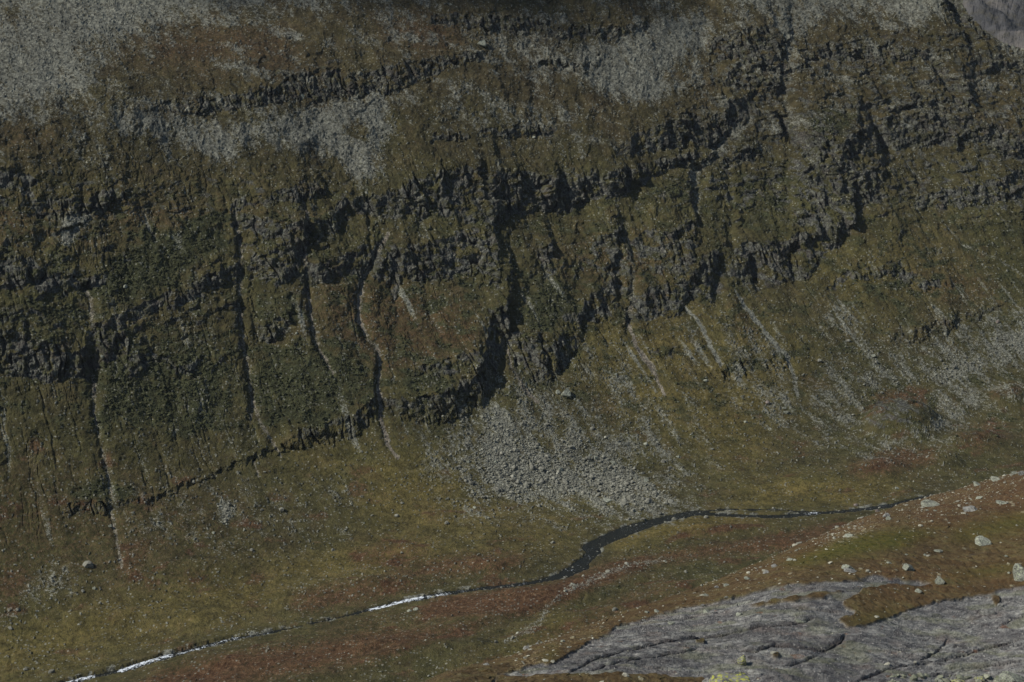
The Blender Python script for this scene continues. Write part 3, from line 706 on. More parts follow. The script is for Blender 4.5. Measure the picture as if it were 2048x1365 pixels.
# ------------------------------------------------------------------ materials
class NB:
    def __init__(s, name):
        s.m = bpy.data.materials.new(name); s.m.use_nodes = True; s.t = s.m.node_tree
        s.t.nodes.clear()
        s.out = s.t.nodes.new('ShaderNodeOutputMaterial'); s.b = s.t.nodes.new('ShaderNodeBsdfPrincipled')
        s.t.links.new(s.b.outputs[0], s.out.inputs[0]); s.b.inputs['Roughness'].default_value = .9
        s.b.inputs['Specular IOR Level'].default_value = .15
    def n(s, kind, **kw):
        x = s.t.nodes.new(kind)
        for k, v in kw.items(): setattr(x, k, v)
        return x
    def link(s, a, b): s.t.links.new(a, b)
    def obj(s): 
        if not hasattr(s, 'tc'): s.tc = s.n('ShaderNodeTexCoord')
        return s.tc.outputs['Object']
    def noise(s, scale, detail=3, rough=.6, vec=None, stretch=None, ang=0.0):
        x = s.n('ShaderNodeTexNoise'); x.inputs['Scale'].default_value = scale; x.inputs['Detail'].default_value = detail; x.inputs['Roughness'].default_value = rough
        v = vec or s.obj()
        if stretch:
            mp = s.n('ShaderNodeMapping', vector_type='TEXTURE'); mp.inputs['Scale'].default_value = stretch; mp.inputs['Rotation'].default_value = (0, 0, ang)
            s.link(v, mp.inputs[0]); v = mp.outputs[0]
        s.link(v, x.inputs['Vector']); return x.outputs['Fac']
    def ramp(s, fac, stops):
        x = s.n('ShaderNodeValToRGB'); cr = x.color_ramp
        while len(cr.elements) < len(stops): cr.elements.new(.5)
        for e, (p, c) in zip(cr.elements, stops): e.position = p; e.color = (*c, 1)
        s.link(fac, x.inputs[0]); return x.outputs[0]
    def mix(s, fac, a, b, mode='MIX'):
        x = s.n('ShaderNodeMix', data_type='RGBA', blend_type=mode)
        for sock, v in ((x.inputs[0], fac), (x.inputs[6], a), (x.inputs[7], b)):
            if isinstance(v, (int, float)): sock.default_value = v
            elif isinstance(v, tuple): sock.default_value = (*v, 1)
            else: s.link(v, sock)
        return x.outputs[2]
    def math(s, op, a, b=0., clamp=False):
        x = s.n('ShaderNodeMath', operation=op); x.use_clamp = clamp
        for sock, v in ((x.inputs[0], a), (x.inputs[1], b)):
            if isinstance(v, (int, float)): sock.default_value = v
            else: s.link(v, sock)
        return x.outputs[0]
    def attr(s, name):
        x = s.n('ShaderNodeAttribute', attribute_name=name); sp = s.n('ShaderNodeSeparateColor')
        s.link(x.outputs['Color'], sp.inputs[0]); return sp.outputs[0], sp.outputs[1], sp.outputs[2], x.outputs['Alpha']
    def bump(s, fac, strength, dist):
        x = s.n('ShaderNodeBump'); x.inputs['Strength'].default_value = strength; x.inputs['Distance'].default_value = dist
        s.link(fac, x.inputs['Height']); s.link(x.outputs[0], s.b.inputs['Normal'])
    def crisp(s, fac, lo, hi):
        x = s.n('ShaderNodeMapRange'); x.inputs[1].default_value = lo; x.inputs[2].default_value = hi; s.link(fac, x.inputs[0]); return x.outputs[0]

def far_material():
    k = NB('mountain_ground')
    rock, scr, hea, wil = k.attr('cover')
    warm, tone, pinkish, wet = k.attr('tint')
    big = k.noise(.012, 5, .6); mid = k.noise(.09, 5, .65); fine = k.noise(.55, 4, .7); tiny = k.noise(2.2, 3, .7)
    # grass: olive, straw yellow, dry brown
    grass = k.ramp(mid, [(.30, (.043, .044, .018)), (.45, (.066, .065, .026)), (.55, (.090, .085, .034)), (.68, (.080, .065, .029))])
    dry = k.ramp(mid, [(.3, (.048, .041, .022)), (.5, (.074, .058, .030)), (.7, (.105, .086, .046))])
    grass = k.mix(warm, grass, dry)
    grass = k.mix(k.crisp(fine, .35, .7), grass, k.mix(.5, grass, (.028, .026, .008)))
    straw = k.crisp(tiny, .58, .72)
    grass = k.mix(k.math('MULTIPLY', straw, .45), grass, (.17, .145, .075))
    gold_, _, _, _ = k.attr('meadow')
    grass = k.mix(gold_, grass, k.ramp(k.math('ADD', k.math('MULTIPLY', mid, .5), k.math('MULTIPLY', fine, .5)), [(.36, (.085, .066, .020)), (.5, (.150, .120, .036)), (.62, (.185, .140, .048))]))
    heath_c = k.ramp(k.math('ADD', k.math('MULTIPLY', fine, .6), k.math('MULTIPLY', tiny, .4)), [(.32, (.034, .020, .012)), (.47, (.076, .040, .021)), (.56, (.096, .056, .028)), (.68, (.155, .12, .08))])
    dth = k.math('ADD', k.math('MULTIPLY', k.math('SUBTRACT', tiny, .5), 1.5), k.math('MULTIPLY', k.math('SUBTRACT', fine, .5), 1.3))
    c = k.mix(k.crisp(k.math('ADD', hea, dth), .22, .66), grass, heath_c)
    wil_c = k.ramp(k.math('ADD', k.math('MULTIPLY', fine, .5), k.math('MULTIPLY', tiny, .5)), [(.3, (.022, .025, .012)), (.5, (.046, .050, .023)), (.7, (.075, .082, .044))])
    c = k.mix(k.crisp(k.math('ADD', wil, k.math('MULTIPLY', dth, .7)), .3, .7), c, wil_c)
    # scree: grey green boulders with pale faces, shade in the gaps painted dark
    sg = k.ramp(k.math('ADD', k.math('MULTIPLY', fine, .45), k.math('MULTIPLY', tiny, .55)), [(.30, (.040, .041, .035)), (.44, (.130, .134, .110)), (.55, (.20, .204, .170)), (.70, (.32, .32, .27))])
    sg = k.mix(pinkish, sg, k.mix(1, sg, (1.15, .95, .88), 'MULTIPLY'))
    c = k.mix(k.crisp(k.math('ADD', scr, dth), .40, .60), c, sg)
    # bedrock: dark grey with bluish and rusty streaks, pale green lichen
    rv = k.noise(.8, 4, .7, stretch=(1, 1, 2.6), ang=AL)
    rg = k.ramp(rv, [(.30, (.026, .026, .024)), (.46, (.062, .062, .056)), (.57, (.112, .115, .098)), (.70, (.21, .225, .175))])
    rust = k.crisp(mid, .52, .66)
    rg = k.mix(k.math('MULTIPLY', rust, .4), rg, (.076, .056, .044))
    rg = k.mix(k.math('MULTIPLY', k.crisp(k.noise(.16, 5, .7), .50, .60), .7), rg, (.060, .060, .024))
    c = k.mix(k.crisp(k.math('ADD', rock, dth), .38, .62), c, rg)
    # single stones lying about, and dark spots painted as the shade of small hollows
    vo = k.n('ShaderNodeTexVoronoi'); vo.inputs['Scale'].default_value = .75; k.link(k.obj(), vo.inputs['Vector'])
    sp = k.n('ShaderNodeSeparateColor'); k.link(vo.outputs['Color'], sp.inputs[0])
    spot = k.math('MULTIPLY', k.crisp(vo.outputs['Distance'], .42, .30), k.crisp(k.math('ADD', sp.outputs[0], k.math('MULTIPLY', k.math('SUBTRACT', k.noise(.05, 4, .6), .5), 1.1)), .80, .88))
    c = k.mix(k.math('MULTIPLY', spot, .8), c, k.mix(sp.outputs[1], (.15, .15, .125), (.27, .27, .22)))
    dk = k.math('MULTIPLY', k.crisp(vo.outputs['Distance'], .40, .25), k.crisp(sp.outputs[2], .80, .90))
    c = k.mix(k.math('MULTIPLY', dk, .55), c, (.020, .020, .014))
    hsv = k.n('ShaderNodeHueSaturation'); k.link(c, hsv.inputs['Color'])
    mot = k.math('ADD', k.math('MULTIPLY', k.math('SUBTRACT', k.noise(.22, 4, .7), .5), 2.0), k.math('MULTIPLY', k.math('SUBTRACT', fine, .5), 1.6))
    k.link(k.math('ADD', k.math('ADD', k.math('MULTIPLY', tone, .8), .66), mot), hsv.inputs['Value'])
    c = hsv.outputs[0]
    k.link(c, k.b.inputs['Base Color'])
    k.link(k.math('SUBTRACT', .92, k.math('MULTIPLY', wet, .5)), k.b.inputs['Roughness'])
    k.bump(k.math('ADD', k.math('MULTIPLY', fine, .9), k.math('MULTIPLY', tiny, .5)), 1.0, 1.6)
    return k.m
M_far = far_material()

warm = np.clip(.16 + sstep(430, 120, PY) * .5 + .45 * fbm(GA / 60, GT / 80, 3, 121) + .25 * sstep(-.1, .4, fbm(GA / 12, GT / 16, 3, 122)), 0, 1)
heath_n = np.clip(heath * np.where(PY < 420, .5, 1) * (1.0 + .45 * fbm(GA / 8, GT / 4, 3, 123)) + .5 * sstep(.18, .45, fbm(GA / 20, GT / 14, 4, 124)) * (GT < 140), 0, 1)
willow_n = np.clip(willow * (1.0 + .8 * fbm(GA / 6, GT / 6, 2, 125)) + .62 * sstep(-.02, .3, fbm(GA / 13 + 9, GT / 13 + H / 12, 4, 126)) * sstep(260, 420, PY) * sstep(980, 820, PY), 0, 1)
talus = sstep(.02, .3, wall) * sstep(430, 620, PY)
streaks = fbm(S / 6 + .5 * fbm(S / 20, H / 30, 2, 135), H / 70, 4, 131)
scree_all = np.maximum(scree_all, np.clip(talus * .9 * (sstep(.12, .42, streaks) * (.25 + .5 * sstep(-.1, .3, fbm(S / 50, H / 30, 2, 132)))), 0, 1))
tone = np.clip(.5 - .17 * sstep(440, 260, PY) + .45 * talus * streaks + .30 * fbm(GA / 45, GT / 45, 4, 127) + .2 * (scree_sm * fbm(GA / 18, GT / 40, 3, 128)), 0, 1)
gold = np.clip(look(GOLD, WX, PY + 8 * fbm(GA / 14, GT / 8, 3, 75)) * (.8 + .7 * fbm(GA / 20, GT / 8, 3, 76)), 0, 1)
pink = np.clip(gully_st * 1.2 * (GA < 200), 0, 1) * .8
wetm = near_water
cover = np.stack([rock, scree_all, heath_n, willow_n], -1)
tint = np.stack([warm, tone, pink, wetm], -1)
tint2 = np.stack([gold, gold * 0, gold * 0, gold * 0 + 1], -1)
attrs = {'cover': cover, 'tint': tint, 'meadow': tint2}

quads = make_grid_mesh(P)
flatP = P.reshape(-1, 3)
fc = quads[:, 0]
fid = cliff_id.reshape(-1)[fc].copy()
fid[(rock.reshape(-1)[fc] < .35)] = -1
floor_face = (wall.reshape(-1)[fc] < .12) & (GT.reshape(-1)[fc] < 130)
sizes = {b: int((fid == b).sum()) for b in range(len(BANDS))}
taken = np.zeros(len(fc), bool)
for b in range(len(BANDS)):
    m = (fid == b)
    if sizes[b] > 900:
        o = mesh_from('cliff_face', flatP, quads[m], attrs, M_far); tag(o, kind='structure'); taken |= m
m = floor_face & ~taken
tag(mesh_from('valley_floor', flatP, quads[m], attrs, M_far), kind='structure'); taken |= m
tag(mesh_from('mountainside', flatP, quads[~taken], attrs, M_far), kind='structure')

# look-up: the land point seen at a place of the survey picture
QX, QY, QD = survey(vx, vy, vz)
qx = QX.ravel(); qy = QY.ravel(); qd = QD.ravel()
order = np.argsort((qx // 8).astype(np.int32) * 1000 + (qy // 8).astype(np.int32), kind='stable')
keys = ((qx // 8).astype(np.int32) * 1000 + (qy // 8).astype(np.int32))[order]
def far_at(X, Y):
    best = None
    for ddx in (-1, 0, 1):
        for ddy in (-1, 0, 1):
            key = (int(X // 8) + ddx) * 1000 + int(Y // 8) + ddy
            a, b = np.searchsorted(keys, [key, key + 1])
            ii = order[a:b]
            if len(ii) == 0: continue
            dd = np.hypot(qx[ii] - X, qy[ii] - Y) + np.maximum(0, qd[ii] - qd[ii].min() - 6) * 5
            j = ii[np.argmin(dd)]
            if best is None or dd.min() < best[0]: best = (dd.min(), j)
    return best[1] if best else None

# ------------------------------------------------------------------ water
def water_material():
    k = NB('river_water')
    fo, _, _, _ = k.attr('foam')
    n = k.noise(.9, 4, .7); n2 = k.noise(3.5, 3, .7)
    f = k.crisp(k.math('ADD', fo, k.math('MULTIPLY', k.math('SUBTRACT', k.noise(.8, 4, .8), .5), 3.2)), .62, .95)
    deep = k.ramp(n, [(.35, (.006, .008, .009)), (.6, (.016, .018, .015))])
    k.link(k.mix(f, deep, (.62, .68, .74)), k.b.inputs['Base Color'])
    k.link(k.math('ADD', k.math('MULTIPLY', f, .6), .16), k.b.inputs['Roughness'])
    k.b.inputs['Specular IOR Level'].default_value = .22
    k.bump(k.math('ADD', n, k.math('MULTIPLY', n2, .6)), .6, .35)
    return k.m
M_water = water_material()
def ribbon(name, c, across=9, sub=14):
    pts = np.array([(p[0], p[1], p[3], p[2], p[4]) for p in c])
    n = len(pts); t = np.linspace(0, n - 1, (n - 1) * sub + 1)
    def cr(col):
        i = np.clip(t.astype(int), 0, n - 2); u = t - i; v = pts[:, col]
        p0 = v[np.maximum(i - 1, 0)]; p1 = v[i]; p2 = v[i + 1]; p3 = v[np.minimum(i + 2, n - 1)]
        return .5 * (2 * p1 + (p2 - p0) * u + (2 * p0 - 5 * p1 + 4 * p2 - p3) * u ** 2 + (3 * p1 - p0 - 3 * p2 + p3) * u ** 3)
    x, y = cr(0), cr(1); z = np.interp(t, np.arange(n), pts[:, 2]); hw = np.interp(t, np.arange(n), pts[:, 3]); sx = np.interp(t, np.arange(n), pts[:, 4])
    tx = np.gradient(x); ty = np.gradient(y); L = np.hypot(tx, ty) + 1e-9; nx, ny = -ty / L, tx / L
    u = np.linspace(-1, 1, across)
    W = (hw + 1.8)[:, None] * u[None, :]
    G = np.stack([x[:, None] + nx[:, None] * W, y[:, None] + ny[:, None] * W, np.repeat(z[:, None], across, 1)], -1)
    fo = np.zeros(len(t))
    for a, b, s in FOAM: fo = np.maximum(fo, s * sstep(a - 8, a + 8, sx) * sstep(b + 8, b - 8, sx))
    fo = fo[:, None] * (.95 - .7 * np.abs(u - .25 * np.sin(t * 3.1)[:, None]))
    rap = .35 * fo * fbm(G[..., 0] / 1.1, G[..., 1] / 1.1, 3, 141)
    G[..., 2] += .25 * fo + np.abs(rap)
    at = np.zeros(G.shape[:2] + (4,)); at[..., 0] = fo; at[..., 3] = 1
    o = mesh_from(name, G.reshape(-1, 3), make_grid_mesh(G), {'foam': at}, M_water, True)
    return tag(o, kind='structure')
ribbon('river_water', courses[0]); ribbon('river_water', courses[1]); ribbon('river_water', courses[2])

# ------------------------------------------------------------------ the near hillside
SIL_X = [500, 880, 1000, 1100, 1200, 1300, 1400, 1500, 1640, 1720, 1800, 1900, 2048, 2400]
SIL_Y = [1530, 1368, 1334, 1294, 1256, 1222, 1188, 1142, 1080, 1048, 1017, 990, 946, 850]
DC_X = [500, 880, 1100, 1400, 1640, 1800, 2048, 2400]
DC_Y = [100, 140, 165, 200, 230, 255, 285, 310]

_nb = np.arange(300, 2600, 5.0)
def _soft(xk, yk, w):
    v = np.interp(_nb, xk, yk); k = np.hanning(w); k /= k.sum()
    return np.convolve(np.pad(v, w // 2, mode='reflect', reflect_type='odd'), k, 'valid')
_SIL, _DC = _soft(SIL_X, SIL_Y, 21), _soft(DC_X, DC_Y, 61)
def near_height(x, d):
    px = 1024 + FPX * x / d * (1 / 1.03)      # bearing, near enough for a smooth hill
    sil = np.interp(px, _nb, _SIL); dc = np.interp(px, _nb, _DC)
    ang = PITCH + np.arctan((sil - 682.5) / FPX)
    zc = CAM_Z - dc * np.tan(ang)
    g = dc - d
    m = .21
    zin = zc + m * g - 7 * (np.exp(-np.maximum(g, 0) / 28) - 1) * 0
    rim = np.clip(g, 0, 60)
    zin = zc + .30 * rim - .0015 * rim ** 2 + np.maximum(g - 60, 0) * .12
    zin = np.maximum(zin, 318 - .5 * d)
    o = np.maximum(-g, 0)
    zout = zc - .33 * o - .0045 * np.minimum(o, 60) ** 2 - np.maximum(o - 60, 0) * .40
    return np.where(g > 0, zin, zout)

NC, NR = 860, 470
nxs = np.linspace(560, 2190, NC)
az = ((nxs - 1024) / FPX * 1.03).astype(f32)
dd = np.arange(30, 640, .5)
A_, D_ = np.meshgrid(az, dd)
Zt = near_height(A_ * D_, D_)
_, py_, _ = survey(A_ * D_, D_, Zt)
vis = np.minimum.accumulate(py_, axis=0)
nd = np.empty((NR, NC), f32)
for j in range(NC):
    st = np.clip(-np.diff(vis[:, j]), 0, 30)
    inf = (vis[1:, j] < 1420)
    wg = np.concatenate([[0], np.cumsum(st * np.where(inf, 1, .05) + .02)])
    nd[:, j] = np.interp(np.linspace(0, wg[-1], NR), wg, dd)
k = 20; p = np.pad(nd, ((0, 0), (k, k + 1)), mode='edge'); c = np.cumsum(p, axis=1, dtype=np.float64); nd = ((c[:, 2 * k + 1:] - c[:, :-2 * k - 1]) / (2 * k + 1)).astype(f32)[:, :NC]
nx_ = az[None, :] * nd; ny_ = nd
nz_ = near_height(nx_, ny_)
NPX, NPY, NDEP = survey(nx_, ny_, nz_)

SLAB = area([
    (1, 5, [(960, 1420), (1000, 1358), (1060, 1345), (1130, 1330), (1180, 1300), (1210, 1282), (1250, 1262), (1330, 1240), (1420, 1222), (1500, 1203), (1540, 1190), (1640, 1181), (1760, 1174), (1800, 1178), (1760, 1192), (1700, 1196), (1560, 1208), (1480, 1222), (1500, 1226), (1580, 1216), (1660, 1210), (1720, 1196), (1740, 1200), (1700, 1212), (1690, 1222), (1720, 1232), (1722, 1244), (1690, 1252), (1705, 1270), (1750, 1262), (1800, 1240), (1880, 1220), (1960, 1206), (2060, 1185), (2300, 1140), (2300, 1500), (900, 1500)]),
    (.9, 4, [(1700, 1170), (1760, 1164), (1830, 1172), (1900, 1180), (1840, 1184), (1760, 1182)]),
    (.8, 3, [(1930, 1122), (1990, 1108), (1995, 1112), (1940, 1128)]),
    (.8, 3, [(1858, 1128), (1890, 1122), (1885, 1130)]),
    (-1, 3, [(1095, 1332), (1110, 1315), (1140, 1318), (1100, 1345)]),
    (-.8, 3, [(1185, 1288), (1230, 1275), (1240, 1280), (1200, 1292)]),
    (-1, 4, [(1000, 1362), (1150, 1361), (1420, 1368), (1420, 1400), (1000, 1400)]),
    (-.7, 3, [(1350, 1262), (1385, 1254), (1380, 1262), (1352, 1270)]),
    (-.8, 2, [(1392, 1287), (1415, 1284), (1412, 1290), (1394, 1291)]),
    (-.8, 3, [(1670, 1248), (1700, 1240), (1725, 1246), (1700, 1258)]),
    (-.7, 3, [(1545, 1315), (1560, 1312), (1575, 1326), (1560, 1338), (1548, 1330)]),
    (-.9, 3, [(1985, 1205), (2012, 1202), (2008, 1222), (1995, 1228)]),
    (-.6, 3, [(1875, 1234), (1895, 1236), (1890, 1246), (1874, 1242)]),
])
N_RED = area([
    (.9, 10, [(1560, 1130), (1640, 1084), (1780, 1030), (1790, 1040), (1700, 1080), (1600, 1135)]),
    (.7, 14, [(1850, 1010), (2060, 940), (2300, 880), (2300, 1010), (2060, 1030), (1900, 1060), (1800, 1060)]),
    (.6, 14, [(1450, 1180), (1560, 1130), (1620, 1140), (1560, 1165), (1460, 1195)]),
    (.55, 14, [(1000, 1340), (1200, 1265), (1400, 1195), (1420, 1215), (1250, 1260), (1120, 1310)]),
    (.5, 14, [(1740, 1150), (1900, 1150), (2060, 1150), (2060, 1180), (1900, 1200), (1780, 1220)]),
    (.6, 14, [(1940, 1170), (2060, 1140), (2060, 1175), (1980, 1190)]),
])
N_GREEN = area([
    (.9, 10, [(1560, 1150), (1620, 1110), (1700, 1085), (1800, 1070), (1900, 1065), (1800, 1110), (1700, 1130), (1600, 1150)]),
    (.8, 12, [(1900, 1075), (2048, 1040), (2200, 1010), (2200, 1060), (2048, 1070), (1920, 1095)]),
    (.7, 10, [(1880, 1170), (1960, 1150), (2048, 1140), (2048, 1155), (1950, 1175)]),
    (.6, 10, [(1700, 1255), (1760, 1240), (1820, 1225), (1780, 1250), (1715, 1268)]),
    (.8, 6, [(1085, 1330), (1115, 1310), (1130, 1320), (1100, 1340)]),
])
N_PALE = area([
    (.9, 10, [(1700, 1060), (1780, 1045), (1740, 1080), (1650, 1110), (1640, 1100)]),
    (.6, 20, [(1780, 1030), (1900, 1000), (2048, 960), (2048, 1000), (1900, 1040), (1790, 1070)]),
    (.8, 8, [(1650, 1198), (1700, 1192), (1760, 1195), (1740, 1205), (1670, 1208)]),
    (.8, 8, [(1720, 1215), (1760, 1205), (1745, 1222)]),
    (.8, 8, [(1668, 1245), (1700, 1240), (1710, 1252), (1680, 1256)]),
    (.7, 12, [(1040, 1320), (1200, 1265), (1340, 1230), (1300, 1245), (1160, 1300), (1080, 1335)]),
    (.9, 8, [(1040, 1330), (1080, 1320), (1120, 1330), (1060, 1355), (1020, 1360)]),
    (.5, 20, [(1350, 1210), (1500, 1170), (1700, 1150), (1800, 1150), (1600, 1180), (1380, 1225)]),
    (.4, 10, [(1780, 1145), (1900, 1160), (1880, 1175), (1780, 1165)]),
])
U = nx_ * .93 + ny_ * .36; V = -nx_ * .36 + ny_ * .93      # along and across the grain of the slab
nWX = NPX + 7 * fbm(nx_ / 4, ny_ / 9, 4, 201); nWY = NPY + 3.0 * fbm(nx_ / 3, ny_ / 6, 4, 202)
slab = look(SLAB, nWX, nWY); nred = look(N_RED, nWX, nWY); ngreen = look(N_GREEN, nWX, nWY); npale = look(N_PALE, nWX, nWY)
slab_s = sstep(.35, .6, slab)
# broken steps of the ice-worn rock
nh = .9 * fbm(nx_ / 22, ny_ / 30, 3, 211) * sstep(285, 120, ny_) + .25 * fbm(nx_ / 5, ny_ / 8, 3, 212)
q = (V + 2.2 * fbm(U / 16, V / 12, 3, 213)) / 3.4
q0 = np.floor(q); f = q - q0
stepa = (.25 + .75 * h2(q0, q0 * 0, 214)) * sstep(-.3, .3, vnoise(U / 12, q0 * 2.3, 215))
nh += slab_s * .30 * stepa * (np.where(f < .82, f / .82, (1 - f) / .18) - .5)
q = (V + 1.0 * fbm(U / 6, V / 5, 3, 216)) / 1.1
q0 = np.floor(q); f = q - q0
nh += slab_s * .24 * sstep(-.2, .3, vnoise(U / 5, q0 * 2.3, 217)) * (np.where(f < .75, f / .75, (1 - f) / .25) - .5)
nh += slab_s * (.24 * fbm(U / 1.7, V / .8, 5, 218, .62) + .12 * (blocky(U / 2.8, V / .6, 219, .3) - .5))
CRACKS = [(.9, [(1130, 1352, 2), (1180, 1325, 2.5), (1250, 1306, 2.5), (1330, 1290, 2.5), (1400, 1280, 2)]),
          (.8, [(1170, 1345, 2), (1250, 1328, 2), (1330, 1315, 2.5), (1370, 1310, 2), (1400, 1300, 2)]),
          (1.0, [(1350, 1288, 2), (1430, 1272, 2.5), (1520, 1255, 3), (1580, 1248, 2), (1640, 1236, 2)]),
          (1.3, [(1470, 1300, 2), (1510, 1306, 3), (1550, 1292, 3.5), (1600, 1296, 3), (1650, 1296, 4), (1680, 1284, 6), (1690, 1272, 2)]),
          (.7, [(1580, 1216, 2), (1640, 1222, 3), (1680, 1226, 2)]),
          (.9, [(1560, 1338, 2), (1600, 1328, 3), (1640, 1312, 2)]),
          (.9, [(1700, 1370, 2), (1780, 1340, 3), (1860, 1328, 3), (1950, 1300, 4), (2060, 1270, 3)]),
          (.8, [(1830, 1330, 2), (1870, 1305, 3), (1900, 1270, 2)]),
          (.8, [(1850, 1360, 3), (1940, 1340, 3), (2060, 1318, 3)]),
          (.6, [(1980, 1260, 2), (2040, 1235, 3), (2080, 1222, 2)])]
ncr = np.zeros(NPX.shape, f32)
for dp, pts in CRACKS:
    d, wd, par, side = seg_dist(nWX, NPY + 2.0 * fbm(nx_ / 2, ny_ / 4, 3, 221), pts)
    cut = np.exp(-(d / (wd * .75)) ** 2); n = len(pts) - 1
    cut = cut * (sstep(0, .4, par) * sstep(n, n - .4, par))
    ncr = np.maximum(ncr, cut * min(dp, 1)); nh -= dp * .22 * cut
    nh += dp * .16 * np.where(side > 0, np.exp(-d / 16), 0) * sstep(0, .4, par) * sstep(n, n - .4, par)
# turf cushions stand a little above the rock, small stones on the turf
turf = 1 - slab_s
wd_, wv_ = worley(nx_ / .9, ny_ / 1.3, 231)
nh += turf * (.18 + .16 * np.clip(1 - wd_, 0, 1) * wv_ + .10 * fbm(nx_ / .7, ny_ / 1.2, 3, 232))
lw, lv = worley(nx_ / .55, ny_ / 1.1, 235)
pstone = (sstep(.012 + .09 * npale, .004 + .09 * npale, lv) * sstep(.48, .3, lw)) * turf
nh += pstone * .06
fadeo = sstep(600, 420, ny_)
nz_ = nz_ + nh * fadeo
NP = np.stack([nx_, ny_, nz_], -1).astype(f32)
ncover = np.stack([slab_s, nred * (.8 + .5 * fbm(nx_ / 3, ny_ / 7, 3, 241)), ngreen, npale], -1)
ntint = np.stack([ncr, pstone, np.clip(.5 + .5 * fbm(U / 14, V / 5, 4, 242), 0, 1), np.clip(.5 + .9 * fbm(U / 5, V / 3, 4, 243), 0, 1)], -1)

def near_material():
    k = NB('near_ground')
    sl_, red, gre, pale = k.attr('cover')
    crack, pst, tone, lich = k.attr('tint')
    mid = k.noise(.35, 5, .65); fine = k.noise(1.3, 5, .7); tiny = k.noise(4, 3, .75, stretch=(1, 2, 1))
    g = k.ramp(mid, [(.3, (.046, .032, .014)), (.45, (.074, .050, .022)), (.55, (.094, .070, .030)), (.7, (.068, .062, .022))])
    g = k.mix(k.crisp(fine, .5, .62), g, (.045, .028, .010))
    g = k.mix(gre, g, k.ramp(fine, [(.35, (.030, .034, .006)), (.5, (.060, .060, .010)), (.65, (.090, .070, .016))]))
    g = k.mix(k.math('MULTIPLY', red, .55, True), g, k.ramp(fine, [(.35, (.036, .014, .009)), (.5, (.085, .032, .017)), (.65, (.13, .065, .03))]))
    speck = k.crisp(k.math('ADD', tiny, k.math('MULTIPLY', pale, .14)), .62, .72)
    g = k.mix(k.math('MULTIPLY', speck, .7), g, (.26, .21, .12))
    g = k.mix(k.math('MULTIPLY', pst, .7), g, (.26, .24, .16))
    streak = k.noise(1.1, 7, .8, stretch=(1.7, 1, 1), ang=.37)
    band_ = k.noise(.22, 4, .6, stretch=(4, 1, 1), ang=.37)
    r = k.ramp(streak, [(.34, (.034, .033, .033)), (.46, (.105, .104, .102)), (.53, (.168, .168, .158)), (.64, (.28, .28, .26))])
    r = k.mix(k.math('MULTIPLY', k.crisp(band_, .50, .40), .55), r, (.064, .061, .063))
    r = k.mix(k.crisp(tiny, .40, .30), r, (.04, .036, .036))
    r = k.mix(k.crisp(tiny, .60, .70), r, (.36, .35, .32))
    r = k.mix(k.math('MULTIPLY', k.crisp(lich, .55, .8), .35), r, (.17, .18, .10))
    r = k.mix(k.math('MULTIPLY', k.crisp(k.noise(.22, 3, .6), .55, .7), .35), r, (.19, .15, .125))
    r = k.mix(k.math('MULTIPLY', crack, .45), r, (.035, .026, .022))
    rusty = k.math('MULTIPLY', k.crisp(k.noise(.7, 2, .5), .66, .72), k.crisp(tone, .35, .6))
    r = k.mix(k.math('MULTIPLY', rusty, .6), r, (.13, .06, .03))
    c = k.mix(sl_, g, r)
    hsv = k.n('ShaderNodeHueSaturation'); k.link(c, hsv.inputs['Color']); k.link(k.math('ADD', k.math('MULTIPLY', tone, .5), .75), hsv.inputs['Value'])
    k.link(hsv.outputs[0], k.b.inputs['Base Color'])
    k.bump(k.math('ADD', k.math('MULTIPLY', fine, .8), k.math('MULTIPLY', tiny, .35)), .8, .22)
    return k.m
M_near = near_material()
nq = make_grid_mesh(NP)
ms = slab_s.reshape(-1)[nq[:, 0]] > .5
nat = {'cover': ncover, 'tint': ntint}
tag(mesh_from('bedrock_slab', NP.reshape(-1, 3), nq[ms], nat, M_near), kind='structure')
tag(mesh_from('near_hillside', NP.reshape(-1, 3), nq[~ms], nat, M_near), kind='structure')
nqx, nqy, nqd = [a.ravel() for a in survey(NP[..., 0], NP[..., 1], NP[..., 2])]
nvis = np.nonzero((nqy < 1450) & (nqd < 330))[0]
def near_at(X, Y):
    d = np.hypot(nqx[nvis] - X, nqy[nvis] - Y)
    return nvis[np.argmin(d)]

# ------------------------------------------------------------------ the mountain far behind
def distant():
    c_, r_ = 300, 120
    xs_ = np.linspace(1650, 2500, c_); d_ = np.linspace(1900, 3600, r_)
    A, Dd = np.meshgrid((xs_ - 1024) / FPX, d_)
    x = A * Dd; y = Dd
    t = (Dd - 2150)
    z = -20 + .30 * np.maximum(t, 0) + 34 * fbm(x / 260, y / 260, 5, 301) + 18 * fbm(x / 50, y / 70, 5, 302)
    z += 45 * np.exp(-(((x - 560) / 90) ** 2 + ((y - 2500) / 130) ** 2))
    z += 10 * (blocky(x / 60, y / 90, 303, .3) - .5)
    G = np.stack([x, y, z], -1)
    k = NB('distant_rock')
    n = k.noise(.012, 6, .65); n2 = k.noise(.06, 4, .7)
    c = k.ramp(n, [(.35, (.030, .032, .034)), (.5, (.062, .062, .064)), (.62, (.110, .102, .094))])
    c = k.mix(k.crisp(n2, .5, .65), c, (.055, .052, .042))
    k.link(c, k.b.inputs['Base Color']); k.bump(n2, .8, 8)
    o = mesh_from('distant_mountain', G.reshape(-1, 3), make_grid_mesh(G), {}, k.m)
    tag(o, kind='structure')
distant()

